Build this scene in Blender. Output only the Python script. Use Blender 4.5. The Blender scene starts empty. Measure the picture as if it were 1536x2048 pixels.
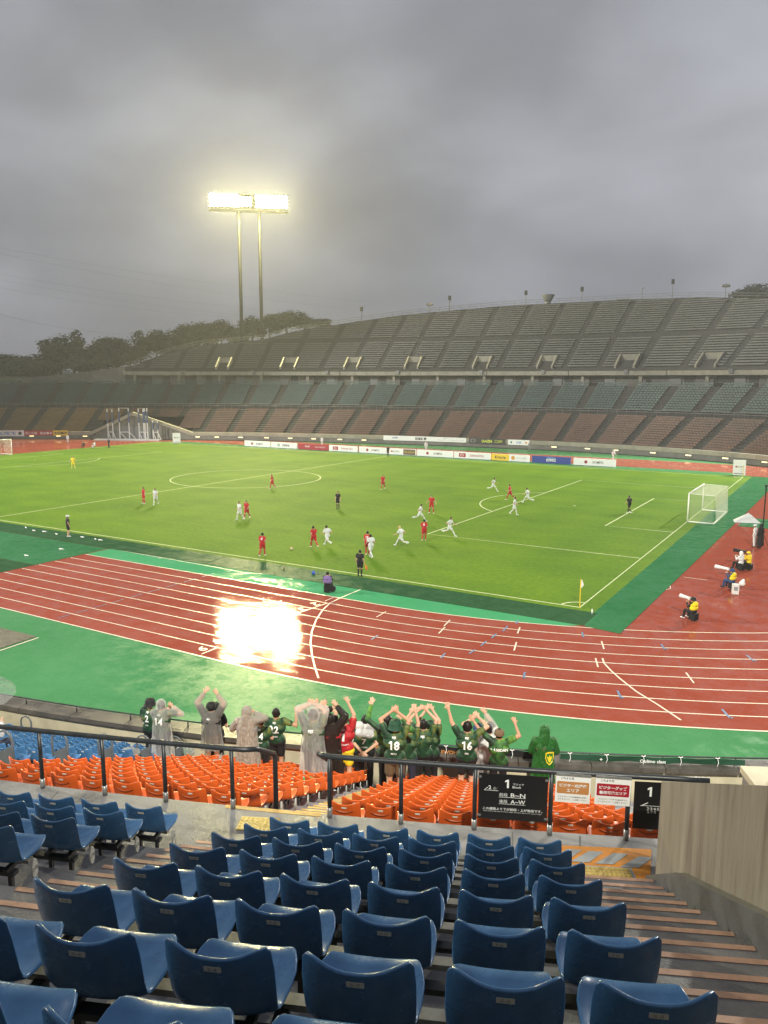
import bpy, math, random
import numpy as np
from mathutils import Matrix, Vector, noise as mnoise
from mathutils.bvhtree import BVHTree
random.seed(7)
scene = bpy.context.scene
COL = scene.collection
rad = math.radians

# ------------------------------------------------------------------ camera
CAM = np.array([11.924, -40.285, 11.949]); YAW, PITCH, ROLL, FPX = 0.5401, -0.1654, 0.0023, 1572.47
def _axes():
    cy, sy = math.cos(YAW), math.sin(YAW)
    f = np.array([-sy*math.cos(PITCH), cy*math.cos(PITCH), math.sin(PITCH)])
    r = np.array([cy, sy, 0.0]); u = np.cross(r, f)
    return r*math.cos(ROLL)+u*math.sin(ROLL), -r*math.sin(ROLL)+u*math.cos(ROLL), f
AR, AU, AF = _axes()
cd = bpy.data.cameras.new('camera'); cam = bpy.data.objects.new('camera', cd); COL.objects.link(cam)
cd.sensor_fit = 'HORIZONTAL'; cd.sensor_width = 36.0; cd.lens = 36.0*FPX/1536.0
cd.clip_start = 0.1; cd.clip_end = 8000
cam.matrix_world = Matrix(((AR[0], AU[0], -AF[0], CAM[0]), (AR[1], AU[1], -AF[1], CAM[1]), (AR[2], AU[2], -AF[2], CAM[2]), (0, 0, 0, 1)))
scene.camera = cam
def ray(u, v):
    return AF + AR*((u-768)/FPX) - AU*((v-1024)/FPX)
def PX(u, v, z=0.0):                       # pixel of the photograph -> point on the level z
    d = ray(u, v); t = (z-CAM[2])/d[2]; return CAM + d*t
def PXD(u, v, D):                          # pixel -> point at horizontal forward distance D
    d = ray(u, v); return CAM + d*(D/(d[0]*-math.sin(YAW)+d[1]*math.cos(YAW)))

# ------------------------------------------------------------------ render look
scene.view_settings.view_transform = 'Standard'; scene.view_settings.look = 'None'
scene.view_settings.exposure = 0.0; scene.view_settings.gamma = 1.0
scene.cycles.use_denoising = True
scene.cycles.max_bounces = 8; scene.cycles.diffuse_bounces = 3; scene.cycles.glossy_bounces = 3
scene.cycles.transparent_max_bounces = 12; scene.cycles.sample_clamp_indirect = 6.0
scene.cycles.volume_bounces = 0

# ------------------------------------------------------------------ world: dusk under heavy rain cloud
SUN_EL, SUN_ROT = rad(4), rad(250)
world = bpy.data.worlds.new('World'); scene.world = world; world.use_nodes = True
wn, wl = world.node_tree.nodes, world.node_tree.links; wn.clear()
wo = wn.new('ShaderNodeOutputWorld'); wb = wn.new('ShaderNodeBackground'); wl.new(wb.outputs[0], wo.inputs[0])
sky = wn.new('ShaderNodeTexSky'); sky.sky_type = 'NISHITA'; sky.sun_disc = False; sky.sun_elevation = SUN_EL; sky.sun_rotation = SUN_ROT
skm = wn.new('ShaderNodeVectorMath'); skm.operation = 'SCALE'; skm.inputs[3].default_value = 0.06; wl.new(sky.outputs[0], skm.inputs[0])
tc = wn.new('ShaderNodeTexCoord')
def wnoise(scale, detail, sx, sz, dist=0.0, rough=.55):
    mp = wn.new('ShaderNodeMapping'); mp.inputs['Scale'].default_value = (sx, sx, sz); wl.new(tc.outputs['Generated'], mp.inputs[0])
    n = wn.new('ShaderNodeTexNoise'); n.inputs['Scale'].default_value = scale; n.inputs['Detail'].default_value = detail
    n.inputs['Roughness'].default_value = rough; n.inputs['Distortion'].default_value = dist
    wl.new(mp.outputs[0], n.inputs['Vector']); return n
n1 = wnoise(1.7, 3, 1.0, 2.2, .3, .45); n2 = wnoise(4.2, 4, 1.0, 2.0, .2, .45)
mxn = wn.new('ShaderNodeMath'); mxn.operation = 'MULTIPLY_ADD'; mxn.inputs[1].default_value = .36; wl.new(n2.outputs[0], mxn.inputs[0])
sc1 = wn.new('ShaderNodeMath'); sc1.operation = 'MULTIPLY'; sc1.inputs[1].default_value = .64; wl.new(n1.outputs[0], sc1.inputs[0]); wl.new(sc1.outputs[0], mxn.inputs[2])
cr = wn.new('ShaderNodeValToRGB'); wl.new(mxn.outputs[0], cr.inputs[0])
E_ = cr.color_ramp.elements; E_[0].position = .33; E_[0].color = (.160, .167, .198, 1); E_[1].position = .68; E_[1].color = (.43, .445, .515, 1)
e = E_.new(.50); e.color = (.255, .264, .312, 1)
cm = wn.new('ShaderNodeMixRGB'); cm.blend_type = 'MIX'; cm.inputs[0].default_value = .96    # cloud cover over the sky
wl.new(skm.outputs[0], cm.inputs[1]); wl.new(cr.outputs[0], cm.inputs[2]); wl.new(cm.outputs[0], wb.inputs[0]); wb.inputs[1].default_value = 1.0

sd = bpy.data.lights.new('sun', 'SUN'); sd.energy = 0.12; sd.angle = rad(40); sd.color = (.9, .93, 1)
sun = bpy.data.objects.new('sun', sd); COL.objects.link(sun); sun.rotation_euler = (rad(60), 0, rad(20))

# ------------------------------------------------------------------ mesh helpers
class MB:
    def __init__(s): s.v, s.f, s.m = [], [], []
    def add(s, V, F, mi=0):
        b = len(s.v); s.v.extend([tuple(map(float, q)) for q in V]); s.f.extend([tuple(i+b for i in q) for q in F]); s.m.extend([mi]*len(F)); return s
    def quad(s, a, b, c, d, mi=0): return s.add([a, b, c, d], [(0, 1, 2, 3)], mi)
    def poly(s, P, mi=0): return s.add(P, [tuple(range(len(P)))], mi)
    def box(s, c, size, mi=0, M=None):
        x, y, z = [k/2 for k in size]
        V = [Vector((i*x, j*y, k*z)) for i in (-1, 1) for j in (-1, 1) for k in (-1, 1)]
        if M is not None: V = [M @ q for q in V]
        V = [q+Vector(c) for q in V]
        return s.add(V, [(0, 1, 3, 2), (4, 6, 7, 5), (0, 4, 5, 1), (2, 3, 7, 6), (0, 2, 6, 4), (1, 5, 7, 3)], mi)
    def tube(s, P, r, n=8, mi=0, closed=False):
        P = [Vector(q) for q in P]; m = len(P)
        if not hasattr(r, '__len__'): r = [r]*m
        V, F = [], []; prev = None
        for i, q in enumerate(P):
            a = P[(i-1) % m] if (i > 0 or closed) else q; b = P[(i+1) % m] if (i < m-1 or closed) else q
            t = (b-a); t = t.normalized() if t.length > 1e-9 else Vector((0, 0, 1))
            if prev is None: x = t.orthogonal().normalized()
            else: x = (prev - t*prev.dot(t)); x = x.normalized() if x.length > 1e-6 else t.orthogonal().normalized()
            prev = x; y = t.cross(x)
            for k in range(n):
                an = 2*math.pi*k/n; V.append(q + (x*math.cos(an)+y*math.sin(an))*r[i])
        for i in range(m if closed else m-1):
            j = (i+1) % m
            for k in range(n): F.append((i*n+k, i*n+(k+1) % n, j*n+(k+1) % n, j*n+k))
        if not closed: F.append(tuple(range(n))[::-1]); F.append(tuple((m-1)*n+k for k in range(n)))
        return s.add(V, F, mi)
    def prism(s, P, d, mi=0):              # closed outline P pushed along the vector d
        n = len(P); P = [Vector(q) for q in P]; d = Vector(d)
        return s.add(P+[q+d for q in P], [tuple(range(n))[::-1], tuple(range(n, 2*n))] + [(i, (i+1) % n, n+(i+1) % n, n+i) for i in range(n)], mi)
    def grid(s, G, mi=0, flip=False):      # G[i][j] points
        a, b = len(G), len(G[0]); F = []
        for i in range(a-1):
            for j in range(b-1):
                q = (i*b+j, i*b+j+1, (i+1)*b+j+1, (i+1)*b+j); F.append(q[::-1] if flip else q)
        return s.add([p for r_ in G for p in r_], F, mi)
    def mesh(s, name, mats, smooth=False):
        me = bpy.data.meshes.new(name); me.from_pydata(s.v, [], s.f)
        for m_ in (mats if isinstance(mats, (list, tuple)) else [mats]): me.materials.append(m_)
        if any(s.m): me.polygons.foreach_set('material_index', s.m)
        if smooth: me.polygons.foreach_set('use_smooth', [True]*len(s.f))
        me.update(); return me
    def build(s, name, mats, parent=None, smooth=False): return link(name, s.mesh(name, mats, smooth), parent)
def link(name, me, parent=None, loc=None, rz=None):
    o = bpy.data.objects.new(name, me); COL.objects.link(o)
    if parent is not None: o.parent = parent
    if loc is not None: o.location = loc
    if rz is not None: o.rotation_euler = (0, 0, rz)
    return o
def tag(o, label, cat, group=None):
    o['label'] = label; o['category'] = cat
    if group: o['group'] = group
    return o
def thing(name, label, cat, loc=(0, 0, 0), rz=0.0, group=None):
    o = bpy.data.objects.new(name, None); COL.objects.link(o); o.empty_display_size = .2
    o.location = loc; o.rotation_euler = (0, 0, rz); return tag(o, label, cat, group)
def struct(o): o['kind'] = 'structure'; return o
def stuff(o): o['kind'] = 'stuff'; return o
_tc = {}
def text_data(s, bold=0.0):
    k = (s, bold)
    if k not in _tc:
        c = bpy.data.curves.new('t', 'FONT'); c.body = s; c.resolution_u = 2; c.align_x = 'CENTER'; c.align_y = 'CENTER'; c.offset = bold
        o = bpy.data.objects.new('t', c); COL.objects.link(o)
        me = o.evaluated_get(bpy.context.evaluated_depsgraph_get()).to_mesh()
        V = np.array([tuple(q.co) for q in me.vertices]) if len(me.vertices) else np.zeros((0, 3)); F = [tuple(p.vertices) for p in me.polygons]
        bpy.data.objects.remove(o); bpy.data.curves.remove(c)
        if len(V):
            lo, hi = V.min(0), V.max(0); V[:, :2] -= ((lo+hi)/2)[:2]
        _tc[k] = (V, F)
    return _tc[k]
def put_text(mb, s, origin, ex, ey, height=None, width=None, mi=0, bold=0.0, off=0.0):
    """lay flat lettering on the plane (ex, ey) through origin"""
    V, F = text_data(s, bold)
    if s == '1': V, F = np.array([(-.02, -.36, 0), (.13, -.36, 0), (.13, .36, 0), (.02, .36, 0), (-.17, .25, 0), (-.17, .12, 0), (-.02, .19, 0)]), [tuple(range(7))]
    if not len(V): return
    V = V.copy(); w, h = np.ptp(V[:, 0]), np.ptp(V[:, 1])
    sx = sy = None
    if height: sy = height/h
    if width: sx = width/w
    sx = sx or sy; sy = sy or sx
    ex, ey = np.array(ex, float), np.array(ey, float); n = np.cross(ex, ey)
    P = np.array(origin, float) + np.outer(V[:, 0]*sx, ex) + np.outer(V[:, 1]*sy, ey) + n*off
    mb.add(P, F, mi)

# ------------------------------------------------------------------ materials
def mat(name, col, rough=.6, spec=.5, metal=0.0, var=0.0, scale=4.0, bump=0.0, bscale=40.0, rvar=0.0, emit=None, estr=0.0, alpha=None, trans=0.0, coat=0.0, col2=None, coord='Object', detail=6):
    m = bpy.data.materials.new(name); m.use_nodes = True; nt = m.node_tree; b = nt.nodes['Principled BSDF']
    b.inputs['Base Color'].default_value = (*col, 1); b.inputs['Roughness'].default_value = rough; b.inputs['Metallic'].default_value = metal
    b.inputs['Specular IOR Level'].default_value = spec; b.inputs['Coat Weight'].default_value = coat; b.inputs['Coat Roughness'].default_value = .08
    if trans: b.inputs['Transmission Weight'].default_value = trans
    if alpha is not None: b.inputs['Alpha'].default_value = alpha
    if emit: b.inputs['Emission Color'].default_value = (*emit, 1); b.inputs['Emission Strength'].default_value = estr
    if var or bump or rvar:
        t = nt.nodes.new('ShaderNodeTexCoord')
        def nz(sc, det=detail):
            n = nt.nodes.new('ShaderNodeTexNoise'); n.inputs['Scale'].default_value = sc; n.inputs['Detail'].default_value = det; n.inputs['Roughness'].default_value = .6
            nt.links.new(t.outputs[coord], n.inputs['Vector']); return n
        n = nz(scale)
        if var:
            r = nt.nodes.new('ShaderNodeValToRGB'); nt.links.new(n.outputs[0], r.inputs[0])
            c2 = col2 or tuple(min(1, c*(1+var)) for c in col); c1 = tuple(c*(1-var) for c in col) if not col2 else col
            r.color_ramp.elements[0].position = .32; r.color_ramp.elements[0].color = (*c1, 1)
            r.color_ramp.elements[1].position = .70; r.color_ramp.elements[1].color = (*c2, 1)
            nt.links.new(r.outputs[0], b.inputs['Base Color'])
        if rvar:
            r2 = nt.nodes.new('ShaderNodeMapRange'); nt.links.new(n.outputs[0], r2.inputs[0]); r2.inputs[1].default_value = .3; r2.inputs[2].default_value = .7
            r2.inputs[3].default_value = max(.02, rough-rvar); r2.inputs[4].default_value = min(1, rough+rvar); nt.links.new(r2.outputs[0], b.inputs['Roughness'])
        if bump:
            nb = nz(bscale, 4); bp = nt.nodes.new('ShaderNodeBump'); bp.inputs['Strength'].default_value = bump; bp.inputs['Distance'].default_value = .02
            nt.links.new(nb.outputs[0], bp.inputs['Height']); nt.links.new(bp.outputs[0], b.inputs['Normal'])
    return m
M = {}
M['conc'] = mat('wet_concrete', (.205, .20, .202), .42, .5, var=.38, scale=1.6, bump=.25, bscale=60, rvar=.22)
M['conc_d'] = mat('dark_concrete', (.10, .10, .098), .5, var=.3, scale=2.2, bump=.25, bscale=50, rvar=.2)
M['cream'] = mat('cream_painted_wall', (.46, .41, .29), .6, var=.22, scale=1.1, bump=.1)
M['coping'] = mat('wet_coping', (.085, .075, .065), .38, var=.35, scale=2.5, bump=.15, rvar=.15)
M['nosing'] = mat('salmon_nosing', (.52, .31, .21), .5, var=.25, scale=7)
M['nosing_y'] = mat('ochre_nosing', (.52, .33, .10), .5, var=.25, scale=7)
M['blue'] = mat('blue_seat_plastic', (.044, .138, .30), .25, .5, var=.16, scale=7, bump=.06, bscale=320, rvar=.07)
M['orange'] = mat('orange_seat_plastic', (.60, .098, .014), .33, .5, var=.10, scale=8, rvar=.08)
M['plate'] = mat('number_plate', (.48, .48, .44), .5, var=.2, scale=30)
M['ink'] = mat('black_ink', (.012, .012, .012), .6)
M['white'] = mat('white_paint', (.72, .72, .70), .5, var=.06, scale=6)
M['steel_d'] = mat('dark_grey_rail', (.020, .023, .027), .42, .5, var=.3, scale=6, rvar=.12)
M['steel'] = mat('galvanised_steel', (.30, .30, .29), .4, .5, metal=.5, var=.25, scale=12)
M['bracket'] = mat('black_bracket', (.02, .02, .022), .4)
M['grey'] = mat('grey_metal_panel', (.22, .235, .25), .4, var=.12, scale=6)
M['black_sign'] = mat('black_sign', (.008, .008, .009), .4)
# ================================================================== GROUND, PITCH AND TRACK
def stadium_ring(o, n=48):                 # closed outline of the double-bend track, o metres outside lane 1's inner edge
    r = 35.2+o; P = []
    for (cx, cy, a0) in ((-10, 30.1, -90), (-10, 37.9, 0), (-95, 37.9, 90), (-95, 30.1, 180)):
        for i in range(n+1):
            a = rad(a0+90*i/n); P.append((cx+r*math.cos(a), cy+r*math.sin(a)))
    return P
def wetmat(name, c1, c2, rough, film=.55, gloss=1.0, big=.16):
    """rain-soaked surface: diffuse topping under a thin, patchy water film"""
    m = bpy.data.materials.new(name); m.use_nodes = True; nt = m.node_tree; nt.nodes.clear(); L = nt.links; N = nt.nodes.new
    out = N('ShaderNodeOutputMaterial'); mix = N('ShaderNodeMixShader'); df = N('ShaderNodeBsdfDiffuse'); gl = N('ShaderNodeBsdfAnisotropic'); gl.distribution = 'BECKMANN'
    L.new(mix.outputs[0], out.inputs[0]); L.new(df.outputs[0], mix.inputs[1]); L.new(gl.outputs[0], mix.inputs[2]); gl.inputs['Color'].default_value = (1, 1, 1, 1)
    t = N('ShaderNodeTexCoord')
    def nz(s, d, r=.55):
        n = N('ShaderNodeTexNoise'); n.inputs['Scale'].default_value = s; n.inputs['Detail'].default_value = d; n.inputs['Roughness'].default_value = r; L.new(t.outputs['Object'], n.inputs['Vector']); return n
    def mth(op, a, b, c=None):
        q = N('ShaderNodeMath'); q.operation = op
        for i, x in enumerate((a, b, c)):
            if x is None: continue
            if hasattr(x, 'links'): L.new(x, q.inputs[i])
            else: q.inputs[i].default_value = x
        return q.outputs[0]
    a = nz(big, 6).outputs[0]; mid = nz(1.1, 5, .65).outputs[0]; g = nz(18, 3).outputs[0]; fine = nz(5.0, 6, .75).outputs[0]
    r = N('ShaderNodeValToRGB'); L.new(mth('MULTIPLY_ADD', g, .25, mth('MULTIPLY_ADD', mid, .25, mth('MULTIPLY', a, .5))), r.inputs[0])
    r.color_ramp.elements[0].position = .40; r.color_ramp.elements[0].color = (*c1, 1); r.color_ramp.elements[1].position = .60; r.color_ramp.elements[1].color = (*c2, 1); L.new(r.outputs[0], df.inputs['Color'])
    fr = N('ShaderNodeFresnel'); fr.inputs['IOR'].default_value = 1.33
    w = N('ShaderNodeMapRange'); w.inputs[1].default_value = film-.07; w.inputs[2].default_value = film+.06; w.inputs[3].default_value = .05; w.inputs[4].default_value = 1.0
    L.new(mth('MULTIPLY_ADD', fine, .45, mth('MULTIPLY_ADD', mid, .40, mth('MULTIPLY', a, .15))), w.inputs[0])
    L.new(mth('MULTIPLY', mth('MULTIPLY', fr.outputs[0], w.outputs[0]), gloss), mix.inputs[0])
    rg = N('ShaderNodeMapRange'); rg.inputs[1].default_value = .35; rg.inputs[2].default_value = .65; rg.inputs[3].default_value = rough*.8; rg.inputs[4].default_value = rough*1.5; L.new(mid, rg.inputs[0]); L.new(rg.outputs[0], gl.inputs['Roughness'])
    bp = N('ShaderNodeBump'); bp.inputs['Strength'].default_value = .20; bp.inputs['Distance'].default_value = .01; L.new(mth('MULTIPLY_ADD', mid, 2.6, fine), bp.inputs['Height']); L.new(bp.outputs[0], gl.inputs['Normal'])
    return m
M['track'] = wetmat('wet_red_track', (.235, .050, .030), (.285, .064, .040), .058, .53)
M['apron'] = wetmat('wet_green_apron', (.050, .185, .072), (.066, .222, .090), .30, .50, .5)
M['infield'] = wetmat('bright_green_infield', (.045, .255, .105), (.06, .30, .13), .12, .52, .6)
M['matg'] = wetmat('dark_green_matting', (.024, .072, .030), (.032, .092, .040), .34, .5, .15)
M['matb'] = wetmat('green_matting', (.022, .125, .046), (.03, .155, .058), .28, .5, .5)
M['line_t'] = mat('track_line_paint', (.74, .64, .50), .35, var=.1, scale=3)
M['line_g'] = mat('chalk_line', (.52, .58, .32), .7, var=.25, scale=3)
M['bluemark'] = mat('blue_mark', (.13, .20, .32), .4); M['sand'] = mat('pit_cover', (.11, .10, .075), .6, var=.3, scale=2)
M['outer'] = mat('outer_ground', (.03, .045, .02), .9, var=.4, scale=.05)
def grassmat():
    m = bpy.data.materials.new('pitch_grass'); m.use_nodes = True; nt = m.node_tree; b = nt.nodes['Principled BSDF']; L = nt.links
    t = nt.nodes.new('ShaderNodeTexCoord')
    def nz(s, d, sx=1, sy=1, rz=0.0):
        mp = nt.nodes.new('ShaderNodeMapping'); mp.inputs['Scale'].default_value = (sx, sy, 1); mp.inputs['Rotation'].default_value = (0, 0, rz); L.new(t.outputs['Object'], mp.inputs[0])
        n = nt.nodes.new('ShaderNodeTexNoise'); n.inputs['Scale'].default_value = s; n.inputs['Detail'].default_value = d; n.inputs['Roughness'].default_value = .6; L.new(mp.outputs[0], n.inputs['Vector']); return n
    a = nz(.10, 5, 1, 2.2, .5); f = nz(3.0, 5, 1, 1); g = nz(24, 3)
    w = nt.nodes.new('ShaderNodeTexWave'); w.wave_type = 'BANDS'; w.bands_direction = 'X'; w.inputs['Scale'].default_value = .0577; w.inputs['Distortion'].default_value = .6; w.inputs['Detail'].default_value = 1
    L.new(t.outputs['Object'], w.inputs['Vector'])
    add = nt.nodes.new('ShaderNodeMath'); add.operation = 'MULTIPLY_ADD'; add.inputs[1].default_value = .45; L.new(a.outputs[0], add.inputs[0])
    ad2 = nt.nodes.new('ShaderNodeMath'); ad2.operation = 'MULTIPLY_ADD'; ad2.inputs[1].default_value = .38; L.new(f.outputs[0], ad2.inputs[0])
    ad3 = nt.nodes.new('ShaderNodeMath'); ad3.operation = 'MULTIPLY_ADD'; ad3.inputs[1].default_value = .035; ad3.inputs[2].default_value = .06; L.new(w.outputs[0], ad3.inputs[0])
    L.new(ad3.outputs[0], ad2.inputs[2]); L.new(ad2.outputs[0], add.inputs[2])
    r = nt.nodes.new('ShaderNodeValToRGB'); L.new(add.outputs[0], r.inputs[0])
    r.color_ramp.elements[0].position = .39; r.color_ramp.elements[0].color = (.062, .142, .003, 1); r.color_ramp.elements[1].position = .60; r.color_ramp.elements[1].color = (.115, .212, .005, 1)
    L.new(r.outputs[0], b.inputs['Base Color']); b.inputs['Roughness'].default_value = .75; b.inputs['Specular IOR Level'].default_value = .08
    bp = nt.nodes.new('ShaderNodeBump'); bp.inputs['Strength'].default_value = .6; bp.inputs['Distance'].default_value = .03; L.new(g.outputs[0], bp.inputs['Height']); L.new(bp.outputs[0], b.inputs['Normal'])
    return m
M['grass'] = grassmat()

mb = MB(); mb.quad((-1600, -1000, -.06), (1200, -1000, -.06), (1200, 1700, -.06), (-1600, 1700, -.06)); struct(mb.build('ground', M['outer']))
ap = [(x, y, -.016) for x, y in stadium_ring(36, 24)]
mb = MB(); mb.poly(ap); struct(mb.build('apron', M['apron']))
mb = MB(); mb.poly([(x, y, -.012) for x, y in stadium_ring(10.98)]); track = struct(mb.build('running_track', M['track']))
# bright green strip between lane 1 and the pitch, both sides
inner = stadium_ring(0)
near_in = [(x, y) for x, y in inner if y < 0 and -33.4 < x < 1.2]
mb = MB(); mb.poly([(-33.4, -5.1, -.008)]+[(x, y, -.008) for x, y in near_in]+[(1.3, -2.75, -.008), (1.3, -.4, -.008), (-33.4, -.4, -.008)]); struct(mb.build('infield_strip', M['infield']))
mb = MB(); mb.quad((-106, 69.4, -.008), (1, 69.4, -.008), (-2, 72.6, -.008), (-103, 72.6, -.008)); struct(mb.build('infield_strip', M['apron']))
mb = MB(); mb.quad((-106.2, -.55, 0), (.95, -.55, 0), (.95, 69.3, 0), (-106.2, 69.3, 0)); pitch = struct(mb.build('pitch', M['grass']))
# ---- matting
def slab(P, z0, z1, m, name='ground_matting', parent=None):
    b = MB(); b.prism([(x, y, z0) for x, y in P], (0, 0, z1-z0)); return b.build(name, m, parent)
def nearmat():
    xs = [-106, -85, -66, -50, -40, -33.5, -24.4, -15.3, -6.2]
    for a, b_ in zip(xs[5:], xs[6:]+[1.15]): tag(slab([(a+.02, -3.0), (b_-.02, -3.0), (b_-.02, -.55), (a+.02, -.55)], -.004, .006, M['matg']), 'dark green artificial turf strip along the near touchline, %s piece from the corner flag' % ORD[4-xs.index(a)+4], 'matting', 'turf strips along the near touchline')
ORD = ['first', 'second', 'third', 'fourth', 'fifth', 'sixth', 'seventh', 'eighth', 'ninth', 'tenth', 'eleventh', 'twelfth', 'thirteenth', 'fourteenth', 'fifteenth', 'sixteenth', 'seventeenth', 'eighteenth', 'nineteenth', 'twentieth']
nearmat()
tag(slab([(1.17, -3.05), (3.0, -3.35), (4.0, 50), (4.1, 69.5), (.93, 69.5), (.93, -.53), (1.17, -.56)], -.003, .010, M['matb']), 'long green mat laid behind the goal line from corner to corner', 'matting')
tag(slab([(4.04, 30.6), (7.4, 30.6), (7.4, 35.4), (4.04, 35.4)], -.003, .009, M['matb']), 'short green mat sticking out behind the goal net', 'matting')
for i, (x0, x1, mm) in enumerate(((-44.5, -33.5, 'matb'), (-55.5, -44.5, 'matg'), (-66.5, -55.5, 'matb'))):
    tag(slab([(x0+.02, -16.4), (x1-.02, -16.4), (x1-.02, -9.0), (x0+.02, -9.0)], -.008, .004, M['matg'] if i == 0 else M[mm]), 'dark green mat covering the outer lanes, %s from the open track' % ORD[i], 'matting', 'mats over the running lanes')
    tag(slab([(x0+.02, -8.95), (x1-.02, -8.95), (x1-.02, -3.05), (x0+.02, -3.05)], -.008, .005, M['matb']), 'green mat covering the inner lanes beside the touchline, %s from the open track' % ORD[i], 'matting', 'mats over the running lanes')
    tag(slab([(x0+.02, -2.98), (x1-.02, -2.98), (x1-.02, -.55), (x0+.02, -.55)], -.004, .006, M['matg']), 'dark turf strip at the touchline beside the lane mats, %s from the open track' % ORD[i], 'matting', 'turf strips by the technical area')
# ---- painted lines
def ribbon(mb, P, w, z, mi=0, closed=False):
    P = [np.array(q[:2], float) for q in P]; n = len(P); A, B = [], []
    for i, q in enumerate(P):
        a = P[i-1] if (i or closed) else q; b = P[(i+1) % n] if (i < n-1 or closed) else q
        t = b-a; t /= np.linalg.norm(t); nn = np.array([-t[1], t[0]])*w/2; A.append((*(q+nn), z)); B.append((*(q-nn), z))
    for i in range(n if closed else n-1):
        j = (i+1) % n; mb.quad(A[i], A[j], B[j], B[i], mi)
def arc(cx, cy, r, a0, a1, n=40): return [(cx+r*math.cos(rad(a0+(a1-a0)*i/n)), cy+r*math.sin(rad(a0+(a1-a0)*i/n))) for i in range(n+1)]
mb = MB(); z = .005
ribbon(mb, [(-105, 0), (0, 0), (0, 68), (-105, 68)], .13, z, closed=True)
ribbon(mb, [(-52.5, .08), (-52.5, 67.92)], .12, z+.002); ribbon(mb, arc(-52.5, 34, 9.15, 0, 360, 72)[:-1], .12, z+.004, closed=True)
for sx, x0 in ((-1, 0), (1, -105)):
    ribbon(mb, [(x0+sx*.07, 13.84), (x0+sx*16.5, 13.84), (x0+sx*16.5, 54.16), (x0+sx*.07, 54.16)], .12, z+.002)
    ribbon(mb, [(x0+sx*.07, 24.84), (x0+sx*5.5, 24.84), (x0+sx*5.5, 43.16), (x0+sx*.07, 43.16)], .12, z+.002)
    px = x0+sx*11; a = math.degrees(math.acos(5.5/9.15)); c = 180 if sx < 0 else 0
    ribbon(mb, arc(px, 34, 9.15, c-a, c+a, 30), .12, z+.004); ribbon(mb, [(px-.12, 34), (px+.12, 34)], .24, z+.002)
    for cy, a0 in ((0, 90 if sx < 0 else 0), (68, 180 if sx < 0 else 270)): ribbon(mb, arc(x0, cy, 1.0, a0, a0+90, 12), .12, z+.006)
o = mb.build('pitch_marking', M['line_g'], pitch)
mb = MB()
for k in range(10):
    lo = [(x, y) for x, y in stadium_ring(1.22*k, 60)]
    seg = [q for q in lo if not (q[1] < 10 and q[0] < -33.4)]
    # rotate list so that the cut (covered by mats) is the end
    far = [q for q in seg]
    i0 = min(range(len(far)), key=lambda i: (far[i][1] > 10, abs(far[i][0]+33.4)))
    near_s = [(-33.4, -5.1-1.22*k)]+[q for q in lo if q[1] < 34 and q[0] > -10.01]
    ribbon(mb, near_s, .075 if 0 < k < 9 else .09, -.006)
    ribbon(mb, [q for q in lo if q[1] >= 34 and q[0] > -10.01]+[(-94.9, 73.1+1.22*k)], .06, -.006)
    ribbon(mb, [q for q in lo if q[0] < -94.9], .06, -.006)
def pxline(mb, pts, w, z=-.003, mi=0): ribbon(mb, [PX(u, v, 0)[:2] for u, v in pts], w, z, mi)
pxline(mb, [(637, 1356), (630, 1335), (624, 1310), (621, 1285), (624, 1262), (632, 1240), (645, 1220), (660, 1206), (682, 1195), (728, 1176)], .08, -.002)
pxline(mb, [(1205, 1316), (1208, 1326), (1221, 1340), (1240, 1357), (1273, 1383), (1314, 1408), (1362, 1440)], .08, -.002)
pxline(mb, [(650, 1202), (668, 1194)], .07, -.002); pxline(mb, [(590, 1228), (655, 1206)], .07, -.002)
for a, b in (((753, 1234), (772, 1223)), ((888, 1252), (900, 1240)), ((877, 1267), (890, 1254)), ((1035, 1267), (1040, 1254)), ((1028, 1301), (1033, 1284)), ((1203, 1282), (1208, 1298)), ((1191, 1316), (1196, 1334)), ((1372, 1345), (1388, 1366)), ((403, 1308), (437, 1294))):
    pxline(mb, [a, b], .07, -.002)
pxline(mb, [(225, 1098), (430, 1134), (500, 1147)], .06, -.002); pxline(mb, [(316, 1117), (340, 1114)], .05, -.002)
pxline(mb, [(0, 1301), (77, 1275)], .09, -.002)
pxline(mb, [(1368, 1154), (1414, 1160)], .07, -.002); pxline(mb, [(1327, 1167), (1340, 1171), (1341, 1177), (1330, 1180)], .05, -.002)
for i, (u, v) in enumerate(((405, 1297), (436, 1283), (470, 1268), (604, 1218), (631, 1208))):      # lane numbers
    c = PX(u, v, 0); put_text(mb, '98732'[i], (c[0], c[1], -.002), (-.45, -.89, 0), (.89, -.45, 0), height=.62, mi=0, bold=.02)
mb.build('lane_marking', M['line_t'], track)
mb = MB()
for a, b in (((743, 1279), (756, 1270)), ((882, 1316), (890, 1306)), ((1015, 1252), (1006, 1262)), ((993, 1267), (983, 1276)), ((973, 1282), (962, 1291)), ((950, 1299), (938, 1307)), ((1036, 1240), (1032, 1247)), ((1164, 1264), (1167, 1274)), ((1322, 1288), (1330, 1299)), ((1493, 1310), (1508, 1322)), ((1050, 1344), (1047, 1356)), ((1235, 1381), (1242, 1396)), ((1444, 1418), (1460, 1436))):
    pxline(mb, [a, b], .09, -.002)
    if b[1] > 1290 and b[0] > 1000: pxline(mb, [(b[0]-1, b[1]), (b[0]+6, b[1]-1)], .08, -.002)
for i in range(9): pxline(mb, [(116+i*36, 1236-i*10.3), (140+i*36, 1229-i*10.3)], .06, -.002)
mb.build('event_mark', M['bluemark'], track)
P = [PX(u, v, 0)[:2] for u, v in ((0, 1256), (72, 1273), (0, 1297))]; P = [P[0], P[1], P[2], P[2]+np.array([-6, 0]), P[0]+np.array([-6, 2])]
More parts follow.
